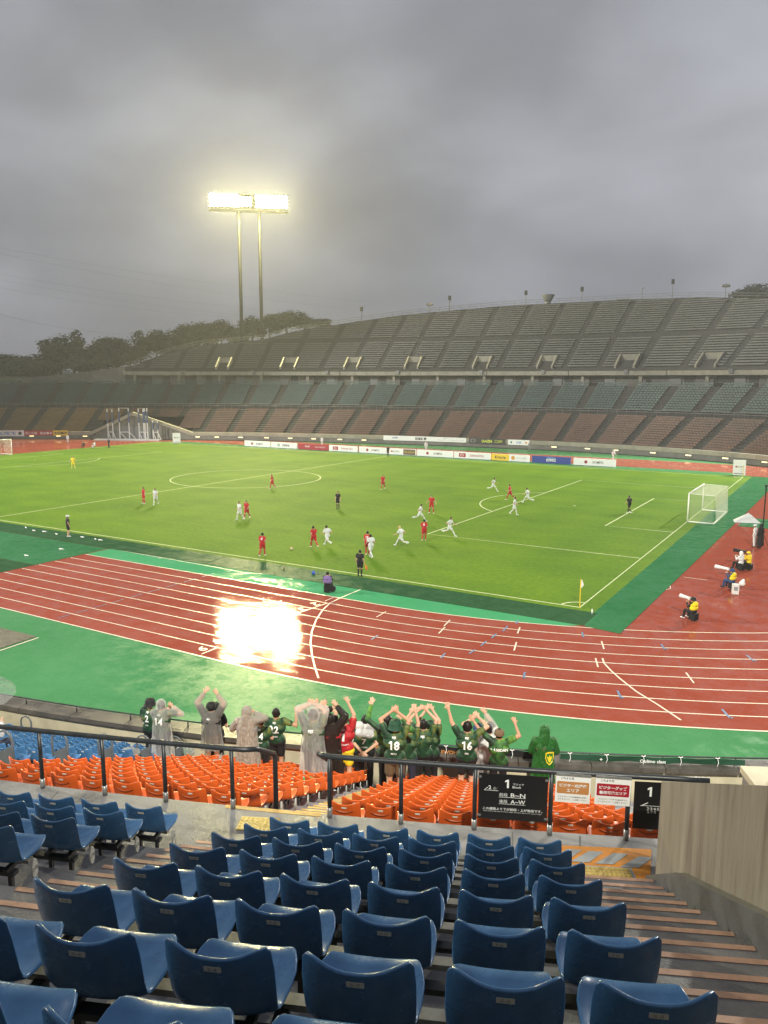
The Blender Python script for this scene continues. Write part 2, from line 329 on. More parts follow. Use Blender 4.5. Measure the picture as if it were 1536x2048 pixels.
tag(slab(P, -.02, .02, M['sand']), 'grey brown cover over the jumping pit at the left edge', 'pit cover')

# ================================================================== NEAR STAND
CS = np.array([-22.0, 38.07])
def S(R, ph, z): a = rad(ph); return (CS[0]+R*math.sin(a), CS[1]-R*math.cos(a), z)
def pol(P): d = np.array(P[:2])-CS; return float(np.hypot(*d)), math.degrees(math.atan2(d[0], -d[1]))
def sweep(mb, prof, p0, p1, n, mi=0):      # profile [(R,z)...] ordered inner->outer, swept in angle
    mb.grid([[S(R, p0+(p1-p0)*i/n, z) for R, z in prof] for i in range(n+1)], mi)
def sbox(mb, R0, R1, p0, p1, z0, z1, n=2, mi=0):
    pr = [(R0, z0), (R0, z1), (R1, z1), (R1, z0)]
    for a, b in zip(pr, pr[1:]+pr[:1]): sweep(mb, [a, b], p0, p1, n, mi)
    for ph, fl in ((p0, 1), (p1, 0)):
        q = [S(R, ph, z) for R, z in pr]; mb.poly(q if fl else q[::-1], mi)
WZ = 6.78
RB = lambda k: 78.6+.736*k
ZB = lambda k: 7.02+.368*k
RO = lambda j: 76.3-.736*j
ZO = lambda j: 5.91-.352*j
upper = thing('seating_terrace', 'wet grey concrete terrace carrying the dark blue seats in the foreground', 'terrace', S(80, 23, 0))
lower = thing('seating_terrace', 'concrete terrace carrying the orange seats below the walkway', 'terrace', S(70, 23, 0))
def part(mb, name, m, root, **k):
    o = mb.build(name, m, root, **k); o.matrix_parent_inverse = Matrix.Translation(Vector(root.location)).inverted() if root.rotation_euler.z == 0 else (Matrix.Translation(Vector(root.location)) @ Matrix.Rotation(root.rotation_euler.z, 4, 'Z')).inverted()
    return o
P0, P1 = 4.0, 42.0
for k in range(0, 23):
    mb = MB(); z0 = ZB(k-1) if k else WZ
    sweep(mb, [(RB(k)-.656, z0), (RB(k)-.656, ZB(k)), (RB(k)+.08, ZB(k))], P0, P1, 60); part(mb, 'row_step', M['conc'], upper)
mb = MB(); sweep(mb, [(RB(22)+.08, ZB(22)), (RB(22)+.08, 25.0), (RB(22)+9, 25.0), (RB(22)+9, 0)], P0, P1, 60); part(mb, 'rear_wall', M['conc_d'], upper)  # unseen; raised this high to screen rear sky off the seat backs
mb = MB(); sweep(mb, [(76.80, WZ-1.0), (76.80, WZ), (RB(0)-.656, WZ)], P0, P1, 60)
walk = struct(mb.build('walkway', M['conc']))
for j in range(13):
    mb = MB(); z1 = ZO(j); zl = ZO(j+1) if j < 12 else 1.30
    sweep(mb, [(RO(j)-.656, zl-.0), (RO(j)-.656, z1), (RO(j)+.08+(.42 if j == 0 else 0), z1)], P0, P1, 60); part(mb, 'row_step', M['conc'], lower)
mb = MB(); sweep(mb, [(66.5, 1.30), (RO(12)-.656, 1.30)], P0, P1, 60); part(mb, 'gutter', M['conc_d'], lower)
# aisle half steps and painted nosings
def aisle_blocks(root, p0, p1, rows, RR, ZZ, up, nos, first=None):
    for k in rows:
        h = (.368 if up else .352)/2
        mb = MB(); sbox(mb, RR(k)+.08-.36, RR(k)+.078, p0, p1, ZZ(k)+.001, ZZ(k)+h); o = part(mb, 'stair_block', M['conc'], root)
        mb = MB(); sbox(mb, RR(k)+.08-.363, RR(k)+.08-.318, p0+.01, p1-.01, ZZ(k)+h-.02, ZZ(k)+h+.004); part(mb, 'nosing_strip', nos, root)
        mb = MB(); sbox(mb, RR(k)-.659, RR(k)-.614, p0+.01, p1-.01, ZZ(k)-.02, ZZ(k)+.004); part(mb, 'nosing_strip', nos, root)
aisle_blocks(upper, 21.17, 21.90, range(0, 13), RB, ZB, True, M['nosing'])
aisle_blocks(upper, 24.03, 24.70, range(0, 13), RB, ZB, True, M['nosing'])
aisle_blocks(lower, 21.16, 21.94, range(0, 13), RO, ZO, False, M['nosing_y'])
aisle_blocks(lower, 16.9, 17.5, range(0, 13), RO, ZO, False, M['nosing_y'])
mb = MB(); sbox(mb, 76.40, 76.798, 21.16, 21.94, ZO(0)+.18, WZ-.25); part(mb, 'stair_block', M['conc'], lower)
mb = MB(); sbox(mb, 76.797, 76.87, 21.1, 22.0, WZ-.02, WZ+.004); part(mb, 'nosing_strip', M['nosing_y'], lower)
# front parapet
par = thing('front_parapet', 'low cream wall with dark wet coping at the foot of the near stand', 'wall', S(66.4, 20, 0))
mb = MB(); sbox(mb, 66.14, 66.5, P0, P1, 0, 2.36, 60); part(mb, 'wall', M['cream'], par)
d_ = math.degrees(1.8/66.3)
for i in range(int((P1-P0)/d_)):
    a = P0+i*d_; mb = MB(); sbox(mb, 66.02, 66.62, a+.008, a+d_-.008, 2.362, 2.49, 2); part(mb, 'coping_stone', M['coping'], par)
rail = thing('front_rail', 'thin dark grey guard rail running along the front parapet', 'railing', S(66.3, 20, 2.49))
mb = MB(); mb.tube([S(66.3, P0+.5*i, 2.665) for i in range(int((P1-P0)/.5)+1)], .022, 8); part(mb, 'top_rail', M['steel_d'], rail, smooth=True)
for i in range(int((P1-P0)/d_)):
    a = P0+i*d_+d_; mb = MB(); mb.tube([S(66.3, a, 2.492), S(66.3, a, 2.65)], .02, 8); part(mb, 'post', M['steel_d'], rail, smooth=True)

# ---- seats
def seat_mesh(name, m, w=.205, groove=False):
    prof = [(-.030, .758, .90), (-.022, .725, .97), (-.006, .65, 1.0), (.010, .57, 1.0), (.026, .50, .99), (.048, .448, .97), (.085, .418, .97), (.14, .402, 1.0), (.22, .395, 1.04), (.31, .400, 1.05), (.385, .412, 1.0), (.425, .416, .92), (.440, .405, .84)]
    na = 12; G = []
    for i, (y, z, ws) in enumerate(prof):
        row = []
        for k in range(na+1):
            a = -1+2*k/na; a_ = math.copysign(abs(a)**.92, a)
            back = max(0, 1-i/5.0); pan = max(0, min(1, (i-5)/3.0))
            zz = z + back*(.044*(abs(a)**2.0) - .032) * (1 if i < 2 else .55) + pan*.028*abs(a)**3
            yy = y + (.055*abs(a)**2.4)*(1 if i < 6 else max(0, 1-(i-5)/3.0)) - (0.02*abs(a)**4 if i >= 10 else 0)
            if i == 0 and abs(a) > .8: zz -= .016 if abs(a) > .95 else .004
            row.append(Vector((w*ws*a_, yy, zz)))
        G.append(row)
    a_, b_ = len(G), na+1
    # inner sheet by normals
    def nrm(i, k):
        du = G[min(i+1, a_-1)][k]-G[max(i-1, 0)][k]; dv = G[i][min(k+1, na)]-G[i][max(k-1, 0)]; return du.cross(dv).normalized()
    T = .016
    H = [[G[i][k]-nrm(i, k)*T for k in range(b_)] for i in range(a_)]
    mb = MB(); V = [q for r in G for q in r]+[q for r in H for q in r]; F = []; off = a_*b_
    for i in range(a_-1):
        for k in range(b_-1):
            q = (i*b_+k, i*b_+k+1, (i+1)*b_+k+1, (i+1)*b_+k); F.append(q); F.append(tuple(x+off for x in q[::-1]))
    rim = [i for i in range(b_)]+[r*b_+na for r in range(1, a_)]+[(a_-1)*b_+k for k in range(na-1, -1, -1)]+[r*b_ for r in range(a_-2, 0, -1)]
    for i in range(len(rim)):
        x, y = rim[i], rim[(i+1) % len(rim)]; F.append((y, x, x+off, y+off))
    mb.add(V, F); me = mb.mesh(name, m, True)
    return me
ME_BLUE = seat_mesh('seat_shell', M['blue']); ME_OR = seat_mesh('seat_shell', M['orange'])
def finish_seat(me):
    import bmesh
    bm = bmesh.new(); bm.from_mesh(me); bmesh.ops.recalc_face_normals(bm, faces=bm.faces)
    ed = [e for e in bm.edges if len(e.link_faces) == 2 and e.calc_face_angle(0) > rad(50)]
    bmesh.ops.bevel(bm, geom=ed, offset=.005, segments=2, affect='EDGES', profile=.6); bm.to_mesh(me); bm.free()
    me.polygons.foreach_set('use_smooth', [True]*len(me.polygons)); me.update()
for me in (ME_BLUE, ME_OR): finish_seat(me)
mb = MB(); mb.box((0, -.020, .688), (.062, .008, .019)); ME_PL = mb.mesh('number_plate', M['plate'])
mb = MB()
for s in (-1, 1): mb.box((s*.09, .16, .375), (.035, .22, .03)); mb.box((s*.09, .11, .20), (.03, .03, .38))
ME_BR = mb.mesh('bracket', M['bracket'])
mb = MB()
G = [[(x, -.0135-.010*math.sin(math.pi*t), .655-.02+.026*(abs(x)/.12)**2-.030*t*(1-(abs(x)/.125)**2)) for x in np.linspace(-.12, .12, 11)] for t in np.linspace(0, 1, 5)]
mb.grid(G, flip=True); ME_GR = mb.mesh('finger_groove', mat('groove_shade', (.30, .05, .008), .5), True)  # raised darker crescent; the grip's recess shade is put into its colour
mb = MB(); a = [(.0*0, .07*math.cos(t)*.5, .075*math.sin(t)) for t in np.linspace(0, 2*math.pi, 20, endpoint=False)]
mb.prism([(0, y, z) for _, y, z in a], (.012, 0, 0)); ME_OV = mb.mesh('row_plate', M['plate'])
def drops_mesh(seed):
    rs = random.Random(seed); mb = MB()
    for _ in range(90):
        x = rs.uniform(-.19, .19); y = rs.uniform(.12, .41); r = rs.choice((.003, .004, .005, .007, .009)); z = .400+.028*(abs(x)/.205)**3+(.012*max(0, (y-.25)/.17))+.0035
        top = (x, y, z+r*.55); n = 6; ring = [(x+r*math.cos(a), y+r*math.sin(a), z) for a in np.linspace(0, 6.283, n, endpoint=False)]
        mb.add([top]+ring, [(0, 1+k, 1+(k+1) % n) for k in range(n)])
    return mb.mesh('rain_drops', mat('rain_water', (.30, .42, .58), .03, 1.0), True)
ME_DR = [drops_mesh(i) for i in range(3)]
ROWL = 'ABCDEFGHIJKLMNOPQRSTUVW'
def seat(R, ph, z, blue, label, group, number=None, end=None):
    o = thing('stadium_seat', label, 'seat', S(R, ph, z), rad(ph), group)
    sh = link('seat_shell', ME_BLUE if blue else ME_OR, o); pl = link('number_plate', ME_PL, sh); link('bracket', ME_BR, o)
    if not blue: link('finger_groove', ME_GR, sh)
    if blue and number: stuff(link('rain_drops', random.choice(ME_DR), sh))
    if number:
        tb = MB(); put_text(tb, number, (0, -.0248, .688), (1, 0, 0), (0, 0, 1), height=.011); tb.build('number', M['ink'], sh)
    if end is not None:
        e = link('row_plate', ME_OV, o, (end*.235+(-.012 if end < 0 else 0), .17, .345))
        if end > 0 and blue: tb = MB(); put_text(tb, label.split('row ')[1][0]+'列', (.0135, 0, 0), (0, 1, 0), (0, 0, 1), height=.035); tb.build('row_letter', M['ink'], e)
    return o
CB = [22.08, 22.43, 22.78, 23.13, 23.48, 23.82]; NUM = [20, 19, 18, 17, 16, 15]
for k in range(0, 9):
    for c, ph in enumerate(CB):
        if k >= 7 and not (k == 7 and c < 4): continue
        seat(RB(k), ph, ZB(k), True, 'dark blue seat numbered %s-%d in the middle foreground block' % (ROWL[k], NUM[c]), 'blue seats in the foreground', '%s-%d' % (ROWL[k], NUM[c]) if k > 0 else None)
for k in range(0, 7):
    for c in range(9):
        ph = 20.98-.351*c
        q = np.array(S(RB(k), ph+.2, ZB(k)+.5))-CAM; u = 768+FPX*(q@AR)/(q@AF)
        if u < -30 or k > 5: continue
        seat(RB(k), ph, ZB(k), True, 'blue seat in row %s of the left foreground block, %s from the stairs' % (ROWL[k], ORD[c]), 'blue seats in the foreground', None, 1 if c == 0 else None)
# row beams under the blue seats
for k in range(0, 9):
    for a, b in ((21.95, 23.98), (17.5, 21.08)):
        for yy, zz in ((.10, .355), (.27, .345)):
            mb = MB(); sbox(mb, RB(k)-yy-.03, RB(k)-yy+.03, a, b, ZB(k)+zz-.03, ZB(k)+zz, 6); part(mb, 'seat_beam', M['steel_d'] if yy < .2 else M['steel'], upper)
        for ph in np.arange(a+.25, b, .7):
            mb = MB(); mb.box(S(RB(k)-.18, ph, ZB(k)+.16), (.05, .16, .33), M=Matrix.Rotation(rad(ph), 3, 'Z')); part(mb, 'beam_post', M['bracket'], upper)
CO = [20.93-.352*i for i in range(10)]
for j in range(13):
    for c, ph in enumerate(CO):
        q = np.array(S(RO(j), ph+.15, ZO(j)+.75))-CAM; u = 768+FPX*(q@AR)/(q@AF)
        if u < -25: continue
        seat(RO(j), ph, ZO(j), False, 'orange seat in the %s row below the walkway, %s left of the lower stairs' % (ORD[j], ORD[c]), 'orange seats below the walkway', None, 1 if c == 0 else None)
for j in range(13):
    for c in range(9):
        ph = 22.13+.352*c
        seat(RO(j), ph, ZO(j), False, 'orange seat in the %s row below the walkway, %s right of the lower stairs' % (ORD[j], ORD[c]), 'orange seats below the walkway', None, -1 if c == 0 else None)
for j in range(0, 13):
    for c in range(14):
        ph = 16.62-.352*c
        q = np.array(S(RO(j), ph+.15, ZO(j)+.75))-CAM; u = 768+FPX*(q@AR)/(q@AF); v = 1024-FPX*(q@AU)/(q@AF)
        if u < -20: continue
        seat(RO(j), ph, ZO(j), True, 'blue seat of the lower left block, %s row down, %s from the aisle' % (ORD[j], ORD[c]), 'blue seats in the lower left block', None, None)
# hoop barriers on the aisle beside the lower blue block
def hoop(R, ph, z, label):
    o = thing('aisle_barrier', label, 'barrier', S(R, ph, z), rad(ph), 'hoop barriers beside the blue block')
    mb = MB(); P = [(-.17, 0, 0), (-.17, 0, .78)]+[(.17*-math.cos(t), 0, .78+.17*math.sin(t)) for t in np.linspace(.3, math.pi-.3, 8)]+[(.17, 0, .78), (.17, 0, 0)]
    mb.tube(P, .022, 8); mb.build('hoop', M['hoop'], o, True)
    mb = MB(); mb.prism([(-.15, 0, .12), (.15, 0, .12), (.15, 0, .68), (-.15, 0, .52)], (0, .012, 0)); mb.build('panel', M['hoop'], o)
M['hoop'] = mat('grey_hoop_paint', (.10, .11, .12), .45, var=.15, scale=8)
for i, j in enumerate((1, 3, 5, 7, 9, 11)): hoop(RO(j)-.35, 16.86, ZO(j), 'grey steel hoop barrier beside the lower blue seats, %s up from the front wall' % ORD[(11-j)//2])
c_ = PX(47, 1478, 2.4); R_, p_ = pol(c_); hoop(RO(11)-.3, p_, ZO(11), 'grey steel hoop barrier standing alone at the front of the blue block')

# ---- walkway rail with signs
RW = 76.86; RT = WZ+.78
def ph_at(u, v, z): return pol(PX(u, v, z))[1]
posts_l = [ph_at(*q, WZ) for q in ((83.6, 1577.5), (207, 1592.7), (335, 1599.5), (468, 1614))]
posts_r = [ph_at(*q, WZ) for q in ((661, 1631), (802, 1646), (948, 1661), (1099, 1671), (1252, 1680.5))]
def railing(name, label, posts, pts):
    o = thing(name, label, 'railing', S(RW, posts[0], WZ))
    mb = MB(); mb.tube(pts, .033, 10); part(mb, 'top_rail', M['steel_d'], o, smooth=True)
    for p in posts:
        mb = MB(); mb.tube([S(RW, p, WZ+.1), S(RW, p, RT-.02)], .026, 10); part(mb, 'post', M['steel_d'], o, smooth=True)
        mb = MB(); mb.tube([S(RW, p, WZ), S(RW, p, WZ+.13)], .031, 10); part(mb, 'post_sleeve', M['steel'], o, smooth=True)
    return o
el = posts_l[-1]
pl = [posts_l[0]-2.2, posts_l[0]-1.1]+posts_l
r1 = railing('handrail', 'dark grey tubular handrail along the walkway left of the lower stairs', pl, [S(RW, x, RT) for x in np.linspace(pl[0]-.3, el+.02, 20)]+[S(RW, el+.12, RT), S(RW-.05, el+.19, RT-.01), S(RW-.12, el+.22, RT-.04), S(RW-.62, el+.25, RT-.34), S(RW-.66, el+.25, RT-.42), S(RW-.66, el+.25, ZO(0)+.1)])
st = posts_r[0]
r2 = railing('handrail', 'dark grey tubular handrail along the walkway right of the lower stairs, carrying the signs', posts_r, [S(RW-.62, st-.10, ZO(0)+.3), S(RW-.62, st-.10, RT-.42), S(RW-.56, st-.10, RT-.34), S(RW-.10, st-.11, RT-.03), S(RW-.03, st-.07, RT)]+[S(RW, x, RT) for x in np.linspace(st, 25.3, 14)])
# signs
def panel(name, label, p0, p1, z0, z1, m, cat='sign', R=RW, tilt=0.0):
    a = np.array(S(R, p0, 0)); b = np.array(S(R, p1, 0)); w = float(np.linalg.norm(b-a)); ang = math.atan2(b[1]-a[1], b[0]-a[0])
    o = thing(name, label, cat, ((a[0]+b[0])/2, (a[1]+b[1])/2, z0), ang); o.rotation_euler.y = tilt
    mb = MB(); mb.box((0, 0, (z1-z0)/2), (w, .008, z1-z0)); mb.build('board', m, o); return o, w, z1-z0
EX, EY = (1, 0, 0), (0, 0, 1)
M['sign_w'] = mat('sign_white', (.80, .80, .78), .5); M['sign_o'] = mat('sign_tan', (.50, .22, .07), .5); M['sign_r'] = mat('sign_red', (.36, .01, .025), .5)
a, b = posts_r[2], posts_r[3]
o, w, h = panel('block_sign', 'black sign lettered 1 Block, B~N and A~W on the handrail', a+.03, b-.03, WZ+.17, RT-.05, M['black_sign'], R=RW+.035)
mb = MB(); y = -.0065
def T(s, x, zz, hh=None, ww=None, bold=0.0): put_text(mb, s, (x*w, y, zz*h), EX, EY, hh and hh*h, ww and ww*w, 0, bold)
T('1', -.085, .80, .185, None, .03); T('ブロック', .075, .80, .045, .155); T('Block', .055, .735, .05, .125)
T('2', -.335, .70, .085, None, .02); T('ブロック', -.255, .705, .022); T('Block', -.26, .675, .02)
T('前段', -.135, .555, .075, .12); T('B~N', .075, .555, .085, .21, .01); T('後段', -.135, .41, .075, .12); T('A~W', .075, .41, .085, .21, .01)
T('この通路より下が前段・上が後段です。', 0, .235, .062, .86, .012); T('Seats below this aisle are First stage, and seats above are second stage.', 0, .175, .028, .84)
for x0, x1, zz in ((-.20, .185, .50), (-.20, .185, .352), (-.42, -.21, .635)): mb.box(((x0+x1)/2*w, y+.001, zz*h), ((x1-x0)*w, .002, .006*h))
mb.prism([(-.42*w, y-.001, .635*h), (-.412*w, y-.001, .635*h), (-.362*w, y-.001, .70*h), (-.368*w, y-.001, .705*h)], (0, .002, 0))
mb.build('lettering', M['sign_w'], o)
for sx in (-1, 1):
    for zz in (.08, .93):
        cb = MB(); cb.box((sx*(w/2-.01), -.008, zz*h), (.045, .016, .02)); cb.build('clamp', M['steel'], o)
def paper(p0, p1, label, m, l1, l2, s1, s2, tilt):
    global mb, w, h
    o, w, h = panel('paper_notice', label, p0, p1, RT-.335, RT+.015, M['sign_w'], R=RW+.05, tilt=tilt)
    b = MB(); b.prism([(x*w, -.0055, z*h) for x, z in ((-.44, .31), (.44, .31), (.46, .34), (.46, .70), (.44, .73), (-.44, .73), (-.46, .70), (-.46, .34))], (0, .001, 0)); b.build('colour_field', m, o)
    mb = MB(); put_text(mb, 'これより先', (-.17*w, -.0055, .84*h), EX, EY, .085*h, None, 0, .02); put_text(mb, s1, (0, -.0055, .20*h), EX, EY, .055*h, .84*w); put_text(mb, s2, (0, -.0055, .11*h), EX, EY, .055*h, .84*w); mb.build('black_lettering', M['ink'], o)
    mb = MB(); put_text(mb, l1, (0, -.0085, .60*h), EX, EY, .12*h, .78*w if len(l1) > 5 else None, 0, .03); put_text(mb, l2, (0, -.0085, .43*h), EX, EY, .12*h, .78*w if len(l2) > 5 else None, 0, .03); mb.build('white_lettering', M['sign_w'], o)
    b = MB(); b.box((0, -.004, h-.012), (w*1.0, .018, .024)); b.build('top_clip', M['steel'], o)
z_ = RT-.1
paper(ph_at(1110, 1560, z_), ph_at(1179, 1563, z_), 'white paper notice with a tan field hung on the handrail', M['sign_o'], 'ビジター応援席', 'エリア', 'こちらのエリアは応援専用の区域と', 'なりますので、ご注意ください', rad(1))
paper(ph_at(1189, 1565, z_), ph_at(1260, 1570, z_), 'white paper notice with a dark red field hung on the handrail', M['sign_r'], 'ビジターグッズ', '着用可能エリア', 'こちらのエリア以外では着用不可と', 'なりますので、ご注意ください', rad(1))
o, w, h = panel('block_sign', 'second black block sign half hidden behind the concrete stair wall', posts_r[4]+.04, posts_r[4]+.95, WZ+.17, RT-.04, M['black_sign'], R=RW+.035)
mb = MB(); put_text(mb, '1', (-.36*w, y, .80*h), EX, EY, .20*h, None, 0, .03); put_text(mb, 'ブロック', (-.20*w, y, .84*h), EX, EY, .05*h); put_text(mb, 'Block', (-.22*w, y, .78*h), EX, EY, .05*h)
put_text(mb, '2·3·4·5·', (-.32*w, y, .44*h), EX, EY, .06*h); put_text(mb, '6·7·8', (-.335*w, y, .37*h), EX, EY, .06*h); mb.box((-.31*w, y+.001, .50*h), (.26*w, .002, .006*h)); mb.prism([(-.43*w, y-.001, .505*h), (-.42*w, y-.001, .50*h), (-.37*w, y-.001, .565*h), (-.375*w, y-.001, .572*h)], (0, .002, 0))
mb.build('lettering', M['sign_w'], o)

# ---- walkway paint and tactile paving
M['ypave'] = mat('yellow_tactile_paving', (.52, .38, .10), .45, var=.25, scale=5, bump=.1); M['opaint'] = mat('orange_floor_paint', (.62, .24, .025), .42, var=.25, scale=2.5, rvar=.12); M['gpaint'] = mat('grey_floor_paint', (.30, .32, .33), .4, var=.2, scale=3)
def W(u, v, dz): q = PX(u, v, WZ); return (q[0], q[1], WZ+dz)
mb = MB(); mb.poly([W(u, v, .004) for u, v in ((1095, 1690), (1303, 1699), (1301, 1768), (1100, 1762))]); tag(mb.build('floor_paint', M['opaint']), 'orange painted patch on the walkway floor by the stair wall', 'floor marking')
for i, (u, v) in enumerate(((1120, 1712), (1163, 1716), (1212, 1720), (1262, 1727))):
    mb = MB(); mb.poly([W(u-10+25, v-13, .008), W(u+44, v-11, .008), W(u+15, v+10, .008), W(u-22, v+8, .008)]); tag(mb.build('floor_stripe', M['gpaint']), 'slanted grey stripe on the orange floor paint, %s from the left' % ORD[i], 'floor marking', 'grey stripes on the orange paint')
mb = MB(); mb.poly([W(u, v, .006) for u, v in ((1090, 1727), (1262, 1737), (1278, 1767), (1095, 1763))]); tag(mb.build('floor_border', M['gpaint']), 'grey border painted round the right tactile paving', 'floor marking')
def tactile(Q, label, nu, nv):
    o = thing('tactile_paving', label, 'paving', W(*Q[0], 0)); A, B, C, D = [np.array(W(u, v, .01)) for u, v in Q]
    for i in range(2):
        mb = MB(); f = lambda s, t: (A*(1-s)+B*s)*(1-t)+(D*(1-s)+C*s)*t
        s0, s1 = i/2+.004, (i+1)/2-.004; mb.prism([f(s0, 0), f(s1, 0), f(s1, 1), f(s0, 1)], (0, 0, .008)); part(mb, 'paver', M['ypave'], o)
        for a in range(nu):
            for b in range(nv):
                mb = MB(); c = f(s0+(s1-s0)*(a+.5)/nu, (b+.5)/nv); mb.tube([c+(0, 0, .008), c+(0, 0, .013)], [.020, .014], 8); part(mb, 'stud', M['ypave'], o)
tactile(((484, 1635), (560, 1639), (552, 1664), (471, 1661)), 'yellow tactile paving slabs on the walkway at the head of the lower stairs', 4, 5)
tactile(((1150, 1734), (1258, 1740), (1268, 1764), (1150, 1758)), 'yellow tactile paving slabs on the orange paint beside the stair wall', 6, 4)
# joints in the walkway floor
for u0, v0, u1, v1 in ((117, 1583, 100, 1600), (172, 1588, 152, 1605), (1025, 1664, 1025, 1695), (1160, 1672, 1160, 1692)):
    mb = MB(); a, b = np.array(W(u0, v0, .003)), np.array(W(u1, v1, .003)); t = (b-a)/np.linalg.norm(b-a); n = np.array([-t[1], t[0], 0])*.008; mb.quad(a+n, b+n, b-n, a-n); mb.build('joint', M['conc_d'], walk)

# ---- concrete stair wall on the right
def wallmat():
    m = mat('board_marked_concrete', (.30, .22, .12), .62, var=.3, scale=1); nt = m.node_tree; b = nt.nodes['Principled BSDF']
    t = [n for n in nt.nodes if n.type == 'TEX_COORD'][0]; r = [n for n in nt.nodes if n.type == 'VALTORGB'][0]; n0 = [n for n in nt.nodes if n.type == 'TEX_NOISE'][0]
    mp = nt.nodes.new('ShaderNodeMapping'); mp.inputs['Scale'].default_value = (8, 8, .7); nt.links.new(t.outputs['Object'], mp.inputs[0]); nt.links.new(mp.outputs[0], n0.inputs['Vector']); n0.inputs['Detail'].default_value = 9
    E = r.color_ramp.elements; E[0].position = .28; E[0].color = (.13, .10, .075, 1); E[1].position = .74; E[1].color = (.32, .29, .225, 1); e = E.new(.45); e.color = (.235, .20, .15, 1)
    n2 = nt.nodes.new('ShaderNodeTexNoise'); n2.inputs['Scale'].default_value = 1; mp2 = nt.nodes.new('ShaderNodeMapping'); mp2.inputs['Scale'].default_value = (70, 70, 8); nt.links.new(t.outputs['Object'], mp2.inputs[0]); nt.links.new(mp2.outputs[0], n2.inputs['Vector'])
    bp = nt.nodes.new('ShaderNodeBump'); bp.inputs['Strength'].default_value = .35; bp.inputs['Distance'].default_value = .01; nt.links.new(n2.outputs[0], bp.inputs['Height']); nt.links.new(bp.outputs[0], b.inputs['Normal']); return m
M['bwall'] = wallmat()
sw = thing('stair_wall', 'tall brown board-marked concrete wall beside the right stairs', 'wall', S(77.58, 24.8, WZ))
A = np.array(S(77.58, 24.775, 0)); B = np.array(S(90, 25.02, 0)); tdir = (B-A)/np.linalg.norm(B-A); nrm_ = np.array([-tdir[1], tdir[0], 0]); nrm_ = nrm_ if np.dot(nrm_, np.array(S(80, 26, 0))-A) > 0 else -nrm_
d = ray(1308, 1562); lo, hi = 3.0, 20.0
for _ in range(60):
    mid = (lo+hi)/2
    if np.dot(CAM+d*mid-A, tdir) > 0: lo = mid
    else: hi = mid
ztop = float((CAM+d*lo)[2])
L = 9.5; top = lambda s: ztop+.525*s
mb = MB(); mb.prism([A+tdir*s+np.array([0, 0, z]) for s, z in ((0, WZ), (0, ztop), (L, top(L)), (L, WZ))], nrm_*.28); part(mb, 'wall', M['bwall'], sw)
def wall_sz(u, v):                          # pixel -> (run, height) on the wall's face
    d = ray(u, v); n = nrm_; t_ = np.dot(A-CAM, n)/np.dot(d, n); q = CAM+d*t_; return float(np.dot(q-A, tdir)), float(q[2])
k1, k2 = wall_sz(1373, 1746), wall_sz(1536, 1823); sl = (k2[1]-k1[1])/(k2[0]-k1[0])
mb = MB(); mb.prism([A+tdir*s-nrm_*.10+np.array([0, 0, z]) for s, z in ((0.0, WZ+.003), (0.0, WZ+.05), (k1[0], k1[1]), (L, k1[1]+sl*(L-k1[0])), (L, WZ+.003))], nrm_*.096); part(mb, 'kerb', M['conc_d'], sw)
# next stair head further right with its own rail
b0 = np.array(PX(1487, 1533, 6.35)); R_, p_ = pol(b0)
nb = thing('stair_head_block', 'pale concrete block at the right edge beyond the stair wall', 'wall', S(R_, p_, ZO(3)))
mb = MB(); sbox(mb, R_, R_+1.6, p_, p_+2.2, 3.4, 6.25, 4); part(mb, 'block', M['conc'], nb)
mb = MB(); sbox(mb, R_-.02, R_+1.62, p_-.03, p_+2.2, 6.252, 6.35, 4); part(mb, 'cap', M['cream'], nb)
rr = thing('handrail', 'grey handrail standing on the pale block at the right edge', 'railing', S(R_+.1, p_+.35, 6.35))
mb = MB(); mb.tube([S(R_+.1, p_+.33, 6.35), S(R_+.1, p_+.33, 7.0), S(R_+.1, p_+.4, 7.06), S(R_+.1, p_+2.2, 7.06)], .033, 10); part(mb, 'tube', M['steel_d'], rr, smooth=True)

# ================================================================== FAR STAND (oval) : swept along the foot of its front wall
_W = np.array([(-152, 40), (-148, 48), (-140, 57), (-122, 68), (-111, 74), (-91, 83), (-71, 88.5), (-53, 91.8), (-35, 93), (-21, 92), (-4.4, 87), (3, 82.5), (15, 73), (25, 60), (31, 45)], float)
def _curve():
    Q = np.vstack([2*_W[0]-_W[1], _W, 2*_W[-1]-_W[-2]]); out = []
    for i in range(1, len(Q)-2):
        a, b, c, d = Q[i-1:i+3]
        for t in np.linspace(0, 1, 40, endpoint=False): out.append(.5*((2*b)+(c-a)*t+(2*a-5*b+4*c-d)*t*t+(3*b-a-3*c+d)*t**3))
    P = np.array(out+[_W[-1]]); s = np.r_[0, np.cumsum(np.hypot(*np.diff(P, axis=0).T))]; t = np.arange(0, s[-1], .5)
    C = np.c_[np.interp(t, s, P[:, 0]), np.interp(t, s, P[:, 1])]
    for _ in range(60): C[1:-1] = .25*C[:-2]+.5*C[1:-1]+.25*C[2:]
    T = np.gradient(C, axis=0); T /= np.linalg.norm(T, axis=1)[:, None]; return C, np.c_[-T[:, 1], T[:, 0]], t
FC, FN, FS = _curve(); SMAX = float(FS[-1])
def F(s, o, z):
    c = np.array([np.interp(s, FS, FC[:, 0]), np.interp(s, FS, FC[:, 1])]); n = np.array([np.interp(s, FS, FN[:, 0]), np.interp(s, FS, FN[:, 1])]); p = c+n*o
    return (p[0], p[1], z)
def s_at(u, o, z):                          # arc position whose point at (o, z) stands at photo column u
    ss = np.arange(10, SMAX-5, .5); P = np.array([F(s, o, z) for s in ss])-CAM; d = P@AF; uu = 768+FPX*(P@AR)/d; uu[d < 10] = 1e6
    return float(ss[np.argmin(abs(uu-u))])
